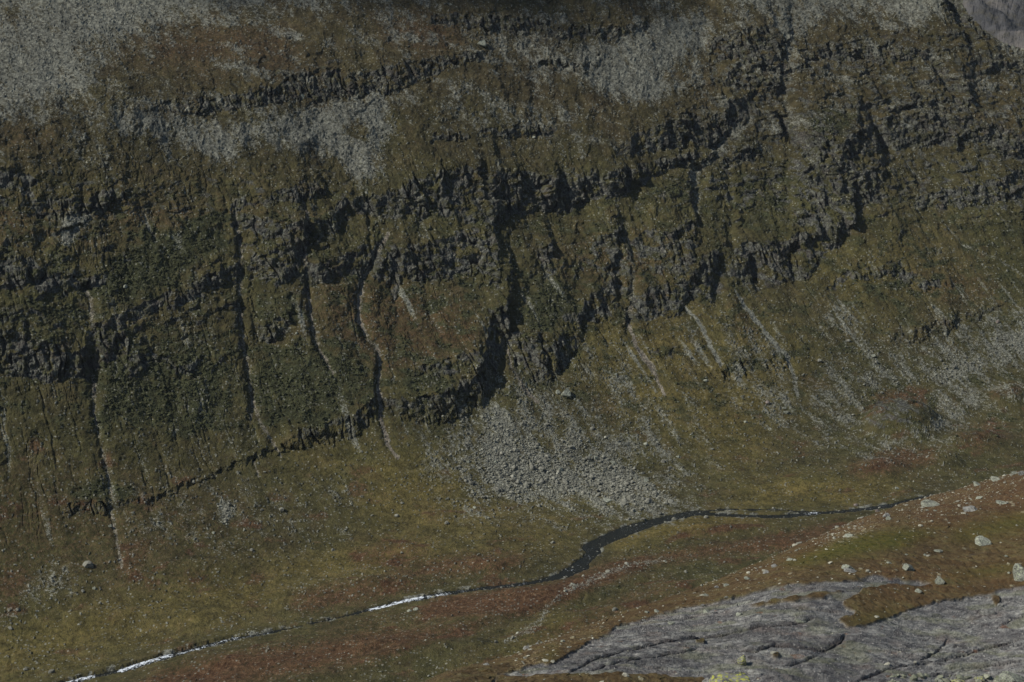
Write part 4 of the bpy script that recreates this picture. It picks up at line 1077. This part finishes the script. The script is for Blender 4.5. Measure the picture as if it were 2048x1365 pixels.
# ------------------------------------------------------------------ stones
def ico(sub=0, jag=.3, seed=0, boxy=.0):
    import bmesh
    rnd = random.Random(seed)
    bm = bmesh.new(); bmesh.ops.create_icosphere(bm, subdivisions=sub + 1, radius=1.0)
    cuts = []
    for i in range(7 if boxy else 4):
        a = rnd.uniform(0, 6.28); b = rnd.uniform(-.9, 1.2)
        cuts.append((Vector((math.cos(a) * math.cos(b), math.sin(a) * math.cos(b), math.sin(b))), rnd.uniform(.55, .82)))
    for v in bm.verts:
        for n, dd_ in cuts:                       # flat broken faces
            s = v.co.dot(n)
            if s > dd_: v.co -= n * (s - dd_)
        v.co *= 1 + rnd.uniform(-jag, jag) * .35
    for v in bm.verts:
        if v.co.z < -.5: v.co.z = -.5
    me = bpy.data.meshes.new('boulder'); bm.to_mesh(me); bm.free()
    return me

def stone_material(name, light, lichen_c, amt, scale, dark=(.05, .05, .046), mid=None):
    k = NB(name)
    oi = k.n('ShaderNodeObjectInfo')
    v = k.n('ShaderNodeVectorMath', operation='ADD'); k.link(k.obj(), v.inputs[0]); k.link(oi.outputs['Location'], v.inputs[1])
    n = k.noise(scale, 4, .7, vec=v.outputs[0]); n2 = k.noise(scale * 3, 3, .7, vec=v.outputs[0])
    base = k.ramp(n, [(.3, dark), (.5, mid or tuple(.6 * a for a in light)), (.68, light)])
    base = k.mix(k.math('MULTIPLY', k.crisp(n2, .5 + .12 * (1 - amt), .56 + .12 * (1 - amt)), amt), base, lichen_c)
    hsv = k.n('ShaderNodeHueSaturation'); k.link(base, hsv.inputs['Color']); k.link(k.math('ADD', k.math('MULTIPLY', oi.outputs['Random'], .5), .75), hsv.inputs['Value'])
    k.link(hsv.outputs[0], k.b.inputs['Base Color'])
    k.bump(n2, .7, .12)
    return k.m
M_stone = stone_material('far_stone', (.24, .24, .20), (.25, .27, .19), .3, .8)
M_pale = stone_material('lichen_stone', (.26, .27, .23), (.33, .37, .26), .75, 2.2)
M_grey = stone_material('grey_stone', (.27, .27, .25), (.33, .34, .28), .35, 2.2)
M_yellow = stone_material('map_lichen_stone', (.28, .28, .25), (.42, .44, .07), .85, 1.6)
M_rusty = stone_material('rusty_stone', (.20, .17, .15), (.26, .17, .12), .4, 1.2)

def place(mesh, X, Y, wpx, near, squash=.7, rot=None, rnd=random, mat=None, sink=.32, stretch=1.0, name='boulder'):
    i = near_at(X, Y) if near else far_at(X, Y)
    if i is None: return None
    p = (NP.reshape(-1, 3) if near else flatP)[i]
    dep = (nqd if near else qd)[i]
    r = wpx * dep / FPX / 2
    o = bpy.data.objects.new(name, mesh); C.objects.link(o)
    o.scale = (r * stretch, r, r * squash * 1.15)
    o.rotation_euler = (rnd.uniform(-.25, .25), rnd.uniform(-.25, .25), rnd.uniform(0, 6.28) if rot is None else rot)
    o.location = (float(p[0]), float(p[1]), float(p[2]) + r * squash * (.5 - sink))
    return o

def shape(seed, mat, sub=1, boxy=1):
    m = ico(sub, .22, seed, boxy); m.materials.append(mat); return m
SH_PALE = [shape(s, M_pale, 2) for s in (1, 2, 3)]
SH_GREY = [shape(s, M_grey, 2) for s in (4, 5, 6)]
SH_YEL = [shape(s, M_yellow, 2) for s in (7, 8)]
def block():
    import bmesh
    rnd = random.Random(77); bm = bmesh.new(); bmesh.ops.create_icosphere(bm, subdivisions=4, radius=1.0)
    for v in bm.verts:
        c = v.co; m_ = max(abs(c.x), abs(c.y), abs(c.z)); q_ = Vector((c.x, c.y, c.z)) / m_
        v.co = c.lerp(q_ * .86, .78)
        v.co += v.co * (.05 * math.sin(v.co.x * 7 + v.co.z * 5) + .035 * math.sin(v.co.y * 11 + v.co.x * 6) + rnd.uniform(-.012, .012))
    me = bpy.data.meshes.new('boulder'); bm.to_mesh(me); bm.free(); me.materials.append(M_yellow); return me
SH_BLOCK = [block()]
SH_FAR = [shape(s, M_stone, 1) for s in range(11, 17)]
SH_RUST = [shape(s, M_rusty, 1) for s in (21, 22)]

# boulders near the viewpoint, each with its own description
NEARB = [
    # X, Y(foot), width px, squash, stretch, set, label
    (1484, 1326, 24, .85, 1.0, 'Y', 'small rounded yellow-green lichened boulder perched alone on the grey slab'),
    (1462, 1397, 90, .62, 1.0, 'B', 'large flat-topped block crusted with bright yellow lichen at the bottom edge of the photo'),
    (1412, 1366, 20, .7, 1.0, 'G', 'grey stone leaning on the left end of the yellow-lichened block'),
    (1508, 1347, 24, .35, 1.3, 'G', 'thin dark grey slab stone lying right of the perched round boulder'),
    (2044, 1158, 48, 1.0, 1.0, 'P', 'big pointed pale green boulder cut by the right edge of the photo'),
    (1815, 1140, 25, .75, 1.0, 'P', 'chunky mint-green lichened block on brown turf with a dark cap'),
    (1880, 1167, 22, .85, 1.0, 'P', 'pale angular boulder with a shaded right face above the grey slab'),
    (1962, 1088, 38, .5, 1.0, 'P', 'wide low pale boulder high on the right of the near hillside'),
    (1697, 1138, 26, .5, 1.1, 'P', 'flat pale green boulder on the green turf strip'),
    (1702, 1144, 24, .25, 1.2, 'G', 'thin flat grey stone just below the pale boulder on the green turf'),
    (1940, 1022, 28, .45, 1.2, 'G', 'dark overhanging grey slab with a black shadow under it'),
    (2006, 1008, 26, .35, 1.2, 'P', 'long flat pale stone right of the overhanging grey slab'),
    (1958, 997, 14, .55, 1.0, 'P', 'small pale green stone above the overhanging slab'),
    (1858, 1012, 34, .42, 1.3, 'P', 'long lichened boulder on the skyline of the near hill where the river vanishes'),
    (1773, 1034, 16, .7, 1.0, 'G', 'grey boulder of the skyline pair just under the river'),
    (1779, 1040, 14, .7, 1.0, 'P', 'pale green boulder of the skyline pair just under the river'),
    (1952, 972, 17, .6, 1.0, 'P', 'green-tinged boulder on the hill crest, middle of the three crest stones at right'),
    (1992, 961, 22, .6, 1.1, 'P', 'pale slanting boulder on the hill crest near the right edge'),
    (2030, 949, 15, .6, 1.0, 'P', 'pale stone on the crest touching the grey boulder at the right edge'),
    (2043, 950, 16, .8, 1.0, 'G', 'grey boulder on the crest at the very right edge'),
    (1700, 1073, 20, .5, 1.2, 'P', 'pale flat boulder on the crest at the end of the red heather strip'),
    (1581, 1121, 14, .55, 1.1, 'P', 'pale green stone on the crest, larger of the two near the hummocky turf'),
    (1549, 1135, 14, .6, 1.0, 'G', 'stacked-looking grey and green crest boulder left of centre of the near crest'),
    (1532, 1147, 12, .45, 1.2, 'G', 'low grey stone on the crest below the stacked-looking boulder'),
    (1494, 1158, 12, .5, 1.1, 'P', 'pale flat stone on the lower crest above the dark red turf'),
    (1452, 1172, 13, .55, 1.1, 'P', 'pale stone beside a darker one on the lower left crest'),
    (1434, 1176, 10, .6, 1.0, 'G', 'grey stone touching the pale one on the lower left crest'),
    (1412, 1192, 13, .5, 1.0, 'P', 'pale grey stone just inside the lower crest'),
    (1414, 1228, 20, .6, 1.0, 'P', 'green-white lichened cluster stone at the upper edge of the bedrock slab'),
    (1404, 1213, 10, .6, 1.0, 'G', 'small grey stone above the green-white cluster stone'),
    (1478, 1230, 13, .6, 1.0, 'P', 'cream boulder resting on the upper bedrock strip'),
    (1600, 1246, 25, .35, 1.2, 'P', 'long cream-coloured flat stone lying on the bare grey slab'),
    (1598, 1193, 9, .8, 1.0, 'P', 'bright small stone standing on turf above the pale rock strip'),
    (1838, 1185, 15, .7, 1.0, 'P', 'squarish green stone at the end of the dark rock strip'),
    (1312, 1224, 13, .5, 1.0, 'P', 'green-white stone among lichen above the left end of the slab'),
    (1295, 1226, 12, .5, 1.0, 'P', 'pale twin stone just left of the green-white one'),
    (1289, 1243, 12, .5, 1.0, 'G', 'dull grey-green stone under the pale twin stones'),
    (1342, 1248, 14, .5, 1.1, 'P', 'pale stone on the upper lip of the slab'),
    (1126, 1284, 10, .7, 1.0, 'P', 'cream stone on turf of the left near slope'),
    (1053, 1298, 13, .6, 1.0, 'G', 'rounded grey stone on the left crest of the near slope'),
    (1080, 1280, 8, .6, 1.0, 'P', 'small pale stone up the left crest from the rounded grey one'),
    (1071, 1285, 7, .6, 1.0, 'G', 'small grey stone between the two paler crest stones at left'),
    (1034, 1354, 26, .45, 1.1, 'G', 'broad grey rock bulging from pale lichen at the bottom left of the slab'),
    (972, 1330, 12, .5, 1.2, 'G', 'grey-green flat stone on the far left end of the near slope'),
    (2018, 1147, 7, .9, 1.0, 'P', 'small white stone left of the big pointed boulder'),
    (2013, 1114, 8, .6, 1.0, 'P', 'small greenish stone above the white stone at the right'),
    (1960, 1362, 24, .5, 1.1, 'Y', 'lichen-spotted stone in the rubble row along the bottom edge, second from the right'),
    (2026, 1364, 60, .4, 1.1, 'P', 'large pale lichened stone at the bottom right corner'),
    (1880, 1364, 22, .5, 1.0, 'P', 'pale stone in the rubble row along the bottom edge, left part'),
    (1915, 1366, 26, .5, 1.1, 'Y', 'yellow-tinged stone in the middle of the bottom rubble row'),
    (2000, 1213, 14, .7, 1.2, 'G', 'grey stone sitting over a rust-coloured hollow in the slab'),
    (1975, 1226, 26, .3, 1.2, 'G', 'flat loose flake of grey rock left of the rust-coloured hollow'),
    (1870, 1023, 9, .5, 1.0, 'P', 'small pale stone low on the crest left of the long skyline boulder'),
    (1876, 1103, 16, .3, 1.2, 'P', 'thin flat pale stone on green turf in the middle of the right hillside'),
    (1813, 1110, 8, .4, 1.1, 'P', 'first pale flat stone of the dotted row across the right hillside'),
    (1850, 1111, 9, .4, 1.1, 'P', 'last pale flat stone of the dotted row across the right hillside'),
    (1778, 1127, 10, .35, 1.2, 'P', 'flat whitish stone left of the chunky mint-green block'),
]
rndn = random.Random(3)
SETS = {'B': SH_BLOCK, 'P': SH_PALE, 'G': SH_GREY, 'Y': SH_YEL}
for n_, (X, Y, wp, sq, stt, st_, lab) in enumerate(NEARB):
    o = place(SETS[st_][n_ % len(SETS[st_])], X, Y, wp, True, sq, rnd=rndn, stretch=stt, rot=rndn.uniform(-.5, .5), sink=(0 if st_ in 'YB' else .2))
    if st_ == 'B': o.rotation_euler = (-.04, .03, .12)
    tag(o, lab, 'boulder', 'boulders on the near hillside')

# the largest boulders on the far side, told apart
FARB = [
    (1132, 790, 24, 1.0, 'pale green boulder alone on grass under the pointed crag'),
    (1115, 787, 12, .8, 'darker boulder just left of the lone pale green one'),
    (178, 1132, 26, .7, 'largest grey boulder on the lower left grass slope, wedge shaped'),
    (1293, 962, 11, .9, 'pale square boulder near the right edge of the big scree fan'),
    (1082, 965, 12, .9, 'upright grey boulder in the middle of the big scree fan'),
    (1120, 942, 11, .9, 'pale boulder with a black gap beside it in the upper scree fan'),
    (1142, 975, 9, .7, 'white flat boulder in the lower middle of the scree fan'),
    (1226, 928, 13, .8, 'big cream boulder high on the right of the scree fan'),
    (1190, 917, 12, .7, 'leaning pale boulder left of the big cream one on the fan'),
    (1180, 912, 9, .7, 'grey boulder touching the leaning pale one on the fan'),
    (1075, 896, 8, .9, 'pale cube-like boulder near the top of the scree fan'),
    (1083, 872, 10, .6, 'flat greenish boulder above the cube-like one on the fan'),
    (937, 925, 8, .8, 'white boulder at the left margin of the scree fan'),
    (992, 925, 9, .8, 'pale boulder inside the left margin of the fan'),
    (1184, 858, 12, .7, 'boulder in the upper stone run right of the fan apex'),
    (1215, 1002, 22, .25, 'long pale slab lying flat near the foot of the fan'),
    (1195, 990, 14, .5, 'dark green mossy boulder above the long flat slab'),
    (1330, 832, 7, .9, 'bluish boulder on grass right of the stone run'),
    (1355, 915, 9, .6, 'pale flat stone on grass right of the narrow stone run'),
    (894, 1047, 11, .8, 'grey-green boulder on the valley meadow left of the fan'),
    (950, 1017, 10, .6, 'pale boulder on the meadow edge below the fan'),
    (791, 1033, 12, .6, 'flat whitish boulder on the left valley meadow'),
    (1106, 1087, 10, .7, 'dark boulder on the meadow above the river bend'),
    (803, 1105, 9, .5, 'low grey boulder on the meadow near the brown knoll'),
    (820, 1222, 14, .5, 'broad pale rock beside the river rapids'),
    (832, 1220, 12, .6, 'dark rock right next to the broad pale one by the rapids'),
    (1372, 1145, 9, .8, 'grey boulder on the heath ridge at the right of the side stream'),
    (1712, 1011, 11, .7, 'purple-grey boulder on the far bank of the right river reach'),
    (1755, 1023, 12, .6, 'dark boulder standing in the water edge of the right reach'),
    (1793, 977, 10, .7, 'pale green boulder on the flat right of the far bank'),
    (1535, 806, 13, .7, 'tan boulder on the stone patch under the small double crag'),
    (1572, 826, 13, .6, 'pale wedge boulder at the right end of the stone patch'),
    (1568, 817, 10, .5, 'dark flat boulder above the pale wedge one'),
    (1492, 845, 9, .7, 'pale lone boulder on grass left of the stone patch'),
    (1411, 763, 9, .7, 'pale boulder under the left end of the small double crag'),
    (1747, 713, 14, .5, 'long pale boulder on grass above the right scree'),
    (1640, 722, 12, .6, 'boulder casting a shadow on the mid right grass slope'),
    (1697, 682, 11, .5, 'flat grey boulder at the lower end of the right stone patch'),
    (1995, 645, 10, .8, 'standing grey boulder right of the right-hand crag'),
    (190, 1178, 9, .8, 'pale boulder below the wedge-shaped one on the left'),
    (300, 1212, 9, .6, 'grey boulder low on the left meadow slope'),
    (22, 1258, 13, .5, 'broad grey boulder at the left edge above the stream bank'),
    (221, 1054, 9, .8, 'white boulder in the left gully below the dark ledge'),
    (600, 645, 9, .8, 'cube-like boulder on the ledge between the two left gullies'),
    (593, 667, 6, .9, 'small white boulder just below the cube-like one'),
    (250, 575, 10, .8, 'pale jagged boulder amid the green scrub at left'),
    (204, 715, 8, 1.0, 'white fleck of rock on the upper left crag'),
    (604, 196, 13, 1.2, 'bright white block below the dark upper crags'),
    (965, 90, 22, .8, 'large pale boulder on the brown shoulder at the top'),
    (1067, 275, 7, .6, 'small white block before the dark cave-like hollow'),
    (795, 455, 7, .5, 'white flake on the grass ledge under the main cliff'),
    (1232, 750, 9, .6, 'pale slab stone on the grass right of the pointed crag'),
    (1292, 890, 9, .7, 'pale boulder at the head of the narrow stone run'),
    (1340, 938, 12, .6, 'grey boulder low in the narrow stone run'),
    (1327, 925, 12, .7, 'largest boulder of the narrow stone run'),
    (665, 1100, 9, .7, 'whitish boulder beside the small stone heap on the left meadow'),
    (427, 1066, 8, .7, 'pale boulder under the small bright stone heap'),
    (215, 1205, 6, .7, 'small pale boulder on the lower left slope, below the other two pale ones'),
    (992, 1286, 9, 1.3, 'lone upright dark rock on the near bank heath'),
]
rndf = random.Random(5)
for n_, (X, Y, wp, sq, lab) in enumerate(FARB):
    st_ = 'rust' if ('tan' in lab or 'purple' in lab) else 'far'
    if any(q_ in lab for q_ in ('white', 'pale', 'cream')): ms_ = SH_PALE
    elif any(q_ in lab for q_ in ('tan', 'purple')): ms_ = SH_RUST
    else: ms_ = SH_FAR
    o = place(ms_[n_ % len(ms_)], X, Y, wp, False, sq, rnd=rndf)
    if o: tag(o, lab, 'boulder', 'boulders on the far mountainside')

# ---- boulder fields: the larger ones singly, the rest joined
scr_f = np.clip(scree_all * (scree_sm * .9 + .1), 0, 1)
jac = np.linalg.norm(np.cross(du, dv), axis=-1) / 4
inview = (QX > -40) & (QX < 2090) & (QY > -20) & (QY < 1380)
rng = np.random.default_rng(11)
bouldery = area([(1, 30, [(1008, 780), (1140, 820), (1385, 1012), (1310, 1042), (960, 1005), (900, 930), (940, 840)]), (.9, 20, [(1690, 740), (2060, 640), (2060, 740), (1700, 840)]), (.7, 20, [(1285, 830), (1400, 985), (1310, 930)]),
                 (.6, 30, [(680, 220), (800, 200), (770, 350), (730, 385)]), (.5, 40, [(0, 1100), (200, 1100), (160, 1260), (0, 1280)]), (.5, 40, [(420, 960), (740, 960), (740, 1100), (420, 1100)]), (.45, 30, [(1370, 640), (1470, 970), (1400, 950)]), (.5, 30, [(1500, 780), (1600, 780), (1600, 860), (1520, 860)])])
bd = look(bouldery, PX, PY)
w8 = (scr_f + 1.2 * side_run) * 1.0
w8 = (w8 * (.25 + bd * 1.4) + .05 * bd + .006) * jac * inview * (wd2 > 0)
w8 = w8.ravel().astype(np.float64); w8 /= w8.sum()
NST = 30000
pick_i = rng.choice(len(w8), NST, replace=False, p=w8)
rad = .20 + .34 * rng.random(NST) ** 2.4 + .95 * (rng.random(NST) ** 22)
rad *= (.8 + .5 * bd.ravel()[pick_i]) * (.62 + .55 * sstep(800, 1010, PY.ravel()[pick_i])) * (1 + .15 * (PX.ravel()[pick_i] > 1600))
o_ = np.argsort(-rad)
ZONES = [('big scree fan', lambda X, Y: (880 < X < 1400) & (Y > 760) & (Y < 1050)),
         ('right-hand scree', lambda X, Y: (X >= 1600) & (Y > 600)),
         ('grassy right slope with thin stone runs', lambda X, Y: (1130 < X < 1600) & (Y > 560)),
         ('lower left meadow slope', lambda X, Y: (X <= 900) & (Y > 850)),
         ('grey chute above the main cliff', lambda X, Y: (X < 900) & (Y < 420)),
         ('high ground at top right', lambda X, Y: (X >= 900) & (Y < 420))]
count = 0
single = set()
for i in o_:
    if count >= 180: break
    v = pick_i[i]; X, Y = qx[v], qy[v]
    if not (8 < X < 2040 and 8 < Y < 1355): continue
    zn = next((z for z, fn in ZONES if bool(fn(X, Y))), 'craggy middle of the mountain')
    p = flatP[v]; r = float(rad[i])
    o = bpy.data.objects.new('boulder', SH_FAR[count % 6]); C.objects.link(o)
    o.location = (float(p[0]), float(p[1]), float(p[2]) + r * .25); o.scale = (r * rndf.uniform(.8, 1.3), r, r * rndf.uniform(.6, .95))
    o.rotation_euler = (rndf.uniform(-.4, .4), rndf.uniform(-.4, .4), rndf.uniform(0, 6.28))
    zx = {'big scree fan': (1010, 1290, 870, 985), 'right-hand scree': (1780, 1930, 700, 790)}.get(zn, (700, 1400, 500, 900))
    hx = 'left' if X < zx[0] else ('right' if X > zx[1] else 'middle'); vy_ = 'upper' if Y < zx[2] else ('lower' if Y > zx[3] else 'central')
    sz = 'large' if count < 60 else 'small'
    tag(o, f'{sz} grey-green boulder, {vy_} {hx} part of the {zn}', 'boulder', f'boulders strewn on the {zn}, {vy_} {hx} part, {sz}')
    single.add(int(i)); count += 1

rest = np.array([i for i in range(NST) if i not in single])
base_v = []; base_f = None
for s_ in range(6):
    me_ = ico(0, .5, 50 + s_, 1)
    vv = np.empty(len(me_.vertices) * 3, f32); me_.vertices.foreach_get('co', vv); base_v.append(vv.reshape(-1, 3))
    ff = np.array([list(p_.vertices) for p_ in me_.polygons]); base_f = ff if base_f is None else base_f
    bpy.data.meshes.remove(me_)
BV = np.array(base_v)
def join_stones(name, locs, radii, mat, seed, flat=.75, label=None):
    g = np.random.default_rng(seed); n = len(locs)
    sh = BV[g.integers(0, 6, n)]
    an = g.random(n) * 6.283; ca, sa = np.cos(an), np.sin(an)
    s3 = radii[:, None] * np.stack([.75 + .6 * g.random(n), .75 + .5 * g.random(n), flat * (.6 + .6 * g.random(n))], -1)
    q = sh * s3[:, None, :]
    x = q[..., 0] * ca[:, None] - q[..., 1] * sa[:, None]; y = q[..., 0] * sa[:, None] + q[..., 1] * ca[:, None]
    tl = (g.random(n) - .5) * .8
    z = q[..., 2] + x * tl[:, None]
    Vv = np.stack([x, y, z], -1) + locs[:, None, :] + np.array([0, 0, 1]) * (radii * .2)[:, None, None]
    nv = BV.shape[1]
    F = base_f[None] + (np.arange(n) * nv)[:, None, None]
    rv_ = np.repeat(g.random(n), nv); at = np.stack([rv_, rv_, rv_, rv_ * 0 + 1], -1)
    o = mesh_from(name, Vv.reshape(-1, 3).astype(f32), F.reshape(-1, 3), {'shade': at}, mat, False, 3)
    return tag(o, kind='stuff')
def loose_mat(name, lo, hi, dark=(.06, .06, .05)):
    k = NB(name); a, _, _, _ = k.attr('shade'); n = k.noise(1.2, 3, .7)
    c = k.ramp(a, [(0, lo), (.7, tuple((p_ + q_) / 2 for p_, q_ in zip(lo, hi))), (1, hi)])
    c = k.mix(k.math('MULTIPLY', k.crisp(n, .55, .4), .5), c, dark)
    k.link(c, k.b.inputs['Base Color']); return k.m
M_loose = loose_mat('loose_stone', (.12, .122, .10), (.31, .315, .26))
join_stones('scree_stones', flatP[pick_i[rest]].astype(np.float64), rad[rest], M_loose, 21)

# small stones over the near turf and rubble along the bottom edge
nw = ((1 - slab_s) * (.15 + npale + .3 * nred) + .04 * slab_s) * ((nqx.reshape(NPX.shape) > 900) & (nqy.reshape(NPX.shape) < 1400) & (ny_ < 300))
dun = np.linalg.norm(np.cross(np.gradient(NP, axis=1), np.gradient(NP, axis=0)), axis=-1)
nw = (nw * dun).ravel().astype(np.float64); nw = np.clip(nw, 0, None); nw /= nw.sum()
ni = rng.choice(len(nw), 2200, replace=False, p=nw)
nr = .05 + .11 * rng.random(2200) ** 3 + .3 * rng.random(2200) ** 24
M_loose_n = loose_mat('loose_near_stone', (.17, .17, .14), (.40, .39, .31))
join_stones('scattered_stones', NP.reshape(-1, 3)[ni].astype(np.float64), nr, M_loose_n, 22, .55)
rub = np.nonzero((nqy.reshape(-1) > 1350) & (nqy.reshape(-1) < 1385) & (nqx > 1780) & (nqx < 2100))[0]
ri = rng.choice(rub, 150, replace=False); rr = .08 + .42 * rng.random(150) ** 2.4
join_stones('rubble', NP.reshape(-1, 3)[ri].astype(np.float64), rr, loose_mat('rubble_stone', (.13, .14, .10), (.28, .29, .22)), 23, .8)

# low willow scrub: clumps of leaf-sized tufts
ww = (np.clip(willow_n - .25, 0, 1) * (rock < .5) * (scree_all < .3) * inview * jac * (wd2 > 2)).ravel().astype(np.float64); ww /= ww.sum()
wi = rng.choice(len(ww), 9000, replace=False, p=ww)
wr = .35 + .6 * rng.random(9000) ** 2
k_ = NB('willow_leaves'); a_, _, _, _ = k_.attr('shade'); nn_ = k_.noise(2.5, 3, .7)
cc_ = k_.ramp(a_, [(0, (.030, .033, .015)), (.6, (.050, .054, .024)), (1, (.078, .084, .046))])
k_.link(k_.mix(k_.math('MULTIPLY', k_.crisp(nn_, .55, .4), .5), cc_, (.012, .014, .006)), k_.b.inputs['Base Color'])
join_stones('willow_scrub', flatP[wi].astype(np.float64), wr, k_.m, 24, .7)

# ------------------------------------------------------------------ air between the camera and the mountain
def haze():
    x0, x1, y0, y1, z0, z1 = -1200, 2600, -60, 3800, -90, 640
    v = [(x, y, z) for x in (x0, x1) for y in (y0, y1) for z in (z0, z1)]
    f = [(0, 1, 3, 2), (4, 6, 7, 5), (0, 4, 5, 1), (2, 3, 7, 6), (0, 2, 6, 4), (1, 5, 7, 3)]
    me = bpy.data.meshes.new('haze'); me.from_pydata(v, [], f)
    m = bpy.data.materials.new('haze'); m.use_nodes = True; t = m.node_tree; t.nodes.clear()
    o_ = t.nodes.new('ShaderNodeOutputMaterial'); pv = t.nodes.new('ShaderNodeVolumePrincipled')
    pv.inputs['Color'].default_value = (.80, .88, 1.0, 1); pv.inputs['Density'].default_value = HAZE
    t.links.new(pv.outputs[0], o_.inputs['Volume']); me.materials.append(m)
    o = bpy.data.objects.new('haze', me); C.objects.link(o); tag(o, kind='stuff')
HAZE = 0.000010
haze()

# stones in and beside the river
def river_stones():
    g = np.random.default_rng(31); L = []; Rr = []
    for c in courses:
        for i in range(len(c) - 1):
            x1, y1, w1, z1, _ = c[i]; x2, y2, w2, z2, _ = c[i + 1]
            n = int(math.hypot(x2 - x1, y2 - y1) / 1.6)
            for _k in range(n):
                u = g.random(); L2 = math.hypot(x2 - x1, y2 - y1)
                nx, ny = -(y2 - y1) / L2, (x2 - x1) / L2
                q = g.normal() * .9; q = max(-1.7, min(1.7, q)); w_ = (w1 + (w2 - w1) * u)
                if abs(q) < .6 and g.random() < .6: continue
                L.append((x1 + (x2 - x1) * u + nx * q * w_, y1 + (y2 - y1) * u + ny * q * w_, z1 + (z2 - z1) * u + (.1 if abs(q) < 1 else .55)))
                Rr.append(.25 + .5 * g.random() ** 3)
    join_stones('river_stones', np.array(L), np.array(Rr), loose_mat('river_stone', (.08, .08, .07), (.26, .26, .22)), 32, .6)
river_stones()

# the cloud whose shadow lies across the top of the mountain
def cloud():
    import bmesh
    g = np.random.default_rng(41)
    bm = bmesh.new()
    sd = np.array(sun_dir)
    for X in range(430, 1180, 42):
        d = ray(X, 8 - 8 * math.sin((X - 430) / 750 * math.pi)); s_ = np.arange(900, 1880, 2.0)
        x = d[0] * s_; y = d[1] * s_; z = CAM_Z + d[2] * s_
        h_, _, _ = land(x, y); i = int(np.argmax(z < h_))
        if z[i] >= h_[i]: continue
        base = np.array([x[i], y[i], h_[i]]) + sd * 4200
        for j in range(5):
            q = base + np.array([g.normal() * 9, 30 + j * 26 + g.normal() * 6, 20 + g.random() * 22])
            r_ = 24 + 14 * g.random()
            bmesh.ops.create_icosphere(bm, subdivisions=3, radius=r_, matrix=__import__('mathutils').Matrix.Translation(q.tolist()))
    for v in bm.verts:
        n = Vector((math.sin(v.co.x * .21 + v.co.z * .1), math.sin(v.co.y * .19 + 1), math.sin(v.co.z * .23 + v.co.x * .13)))
        v.co += n * 3.5
    me = bpy.data.meshes.new('cloud'); bm.to_mesh(me); bm.free()
    k = NB('cloud_white'); k.b.inputs['Base Color'].default_value = (.85, .86, .88, 1); k.b.inputs['Roughness'].default_value = 1
    me.materials.append(k.m)
    o = bpy.data.objects.new('cloud', me); C.objects.link(o); tag(o, kind='stuff')
cloud()
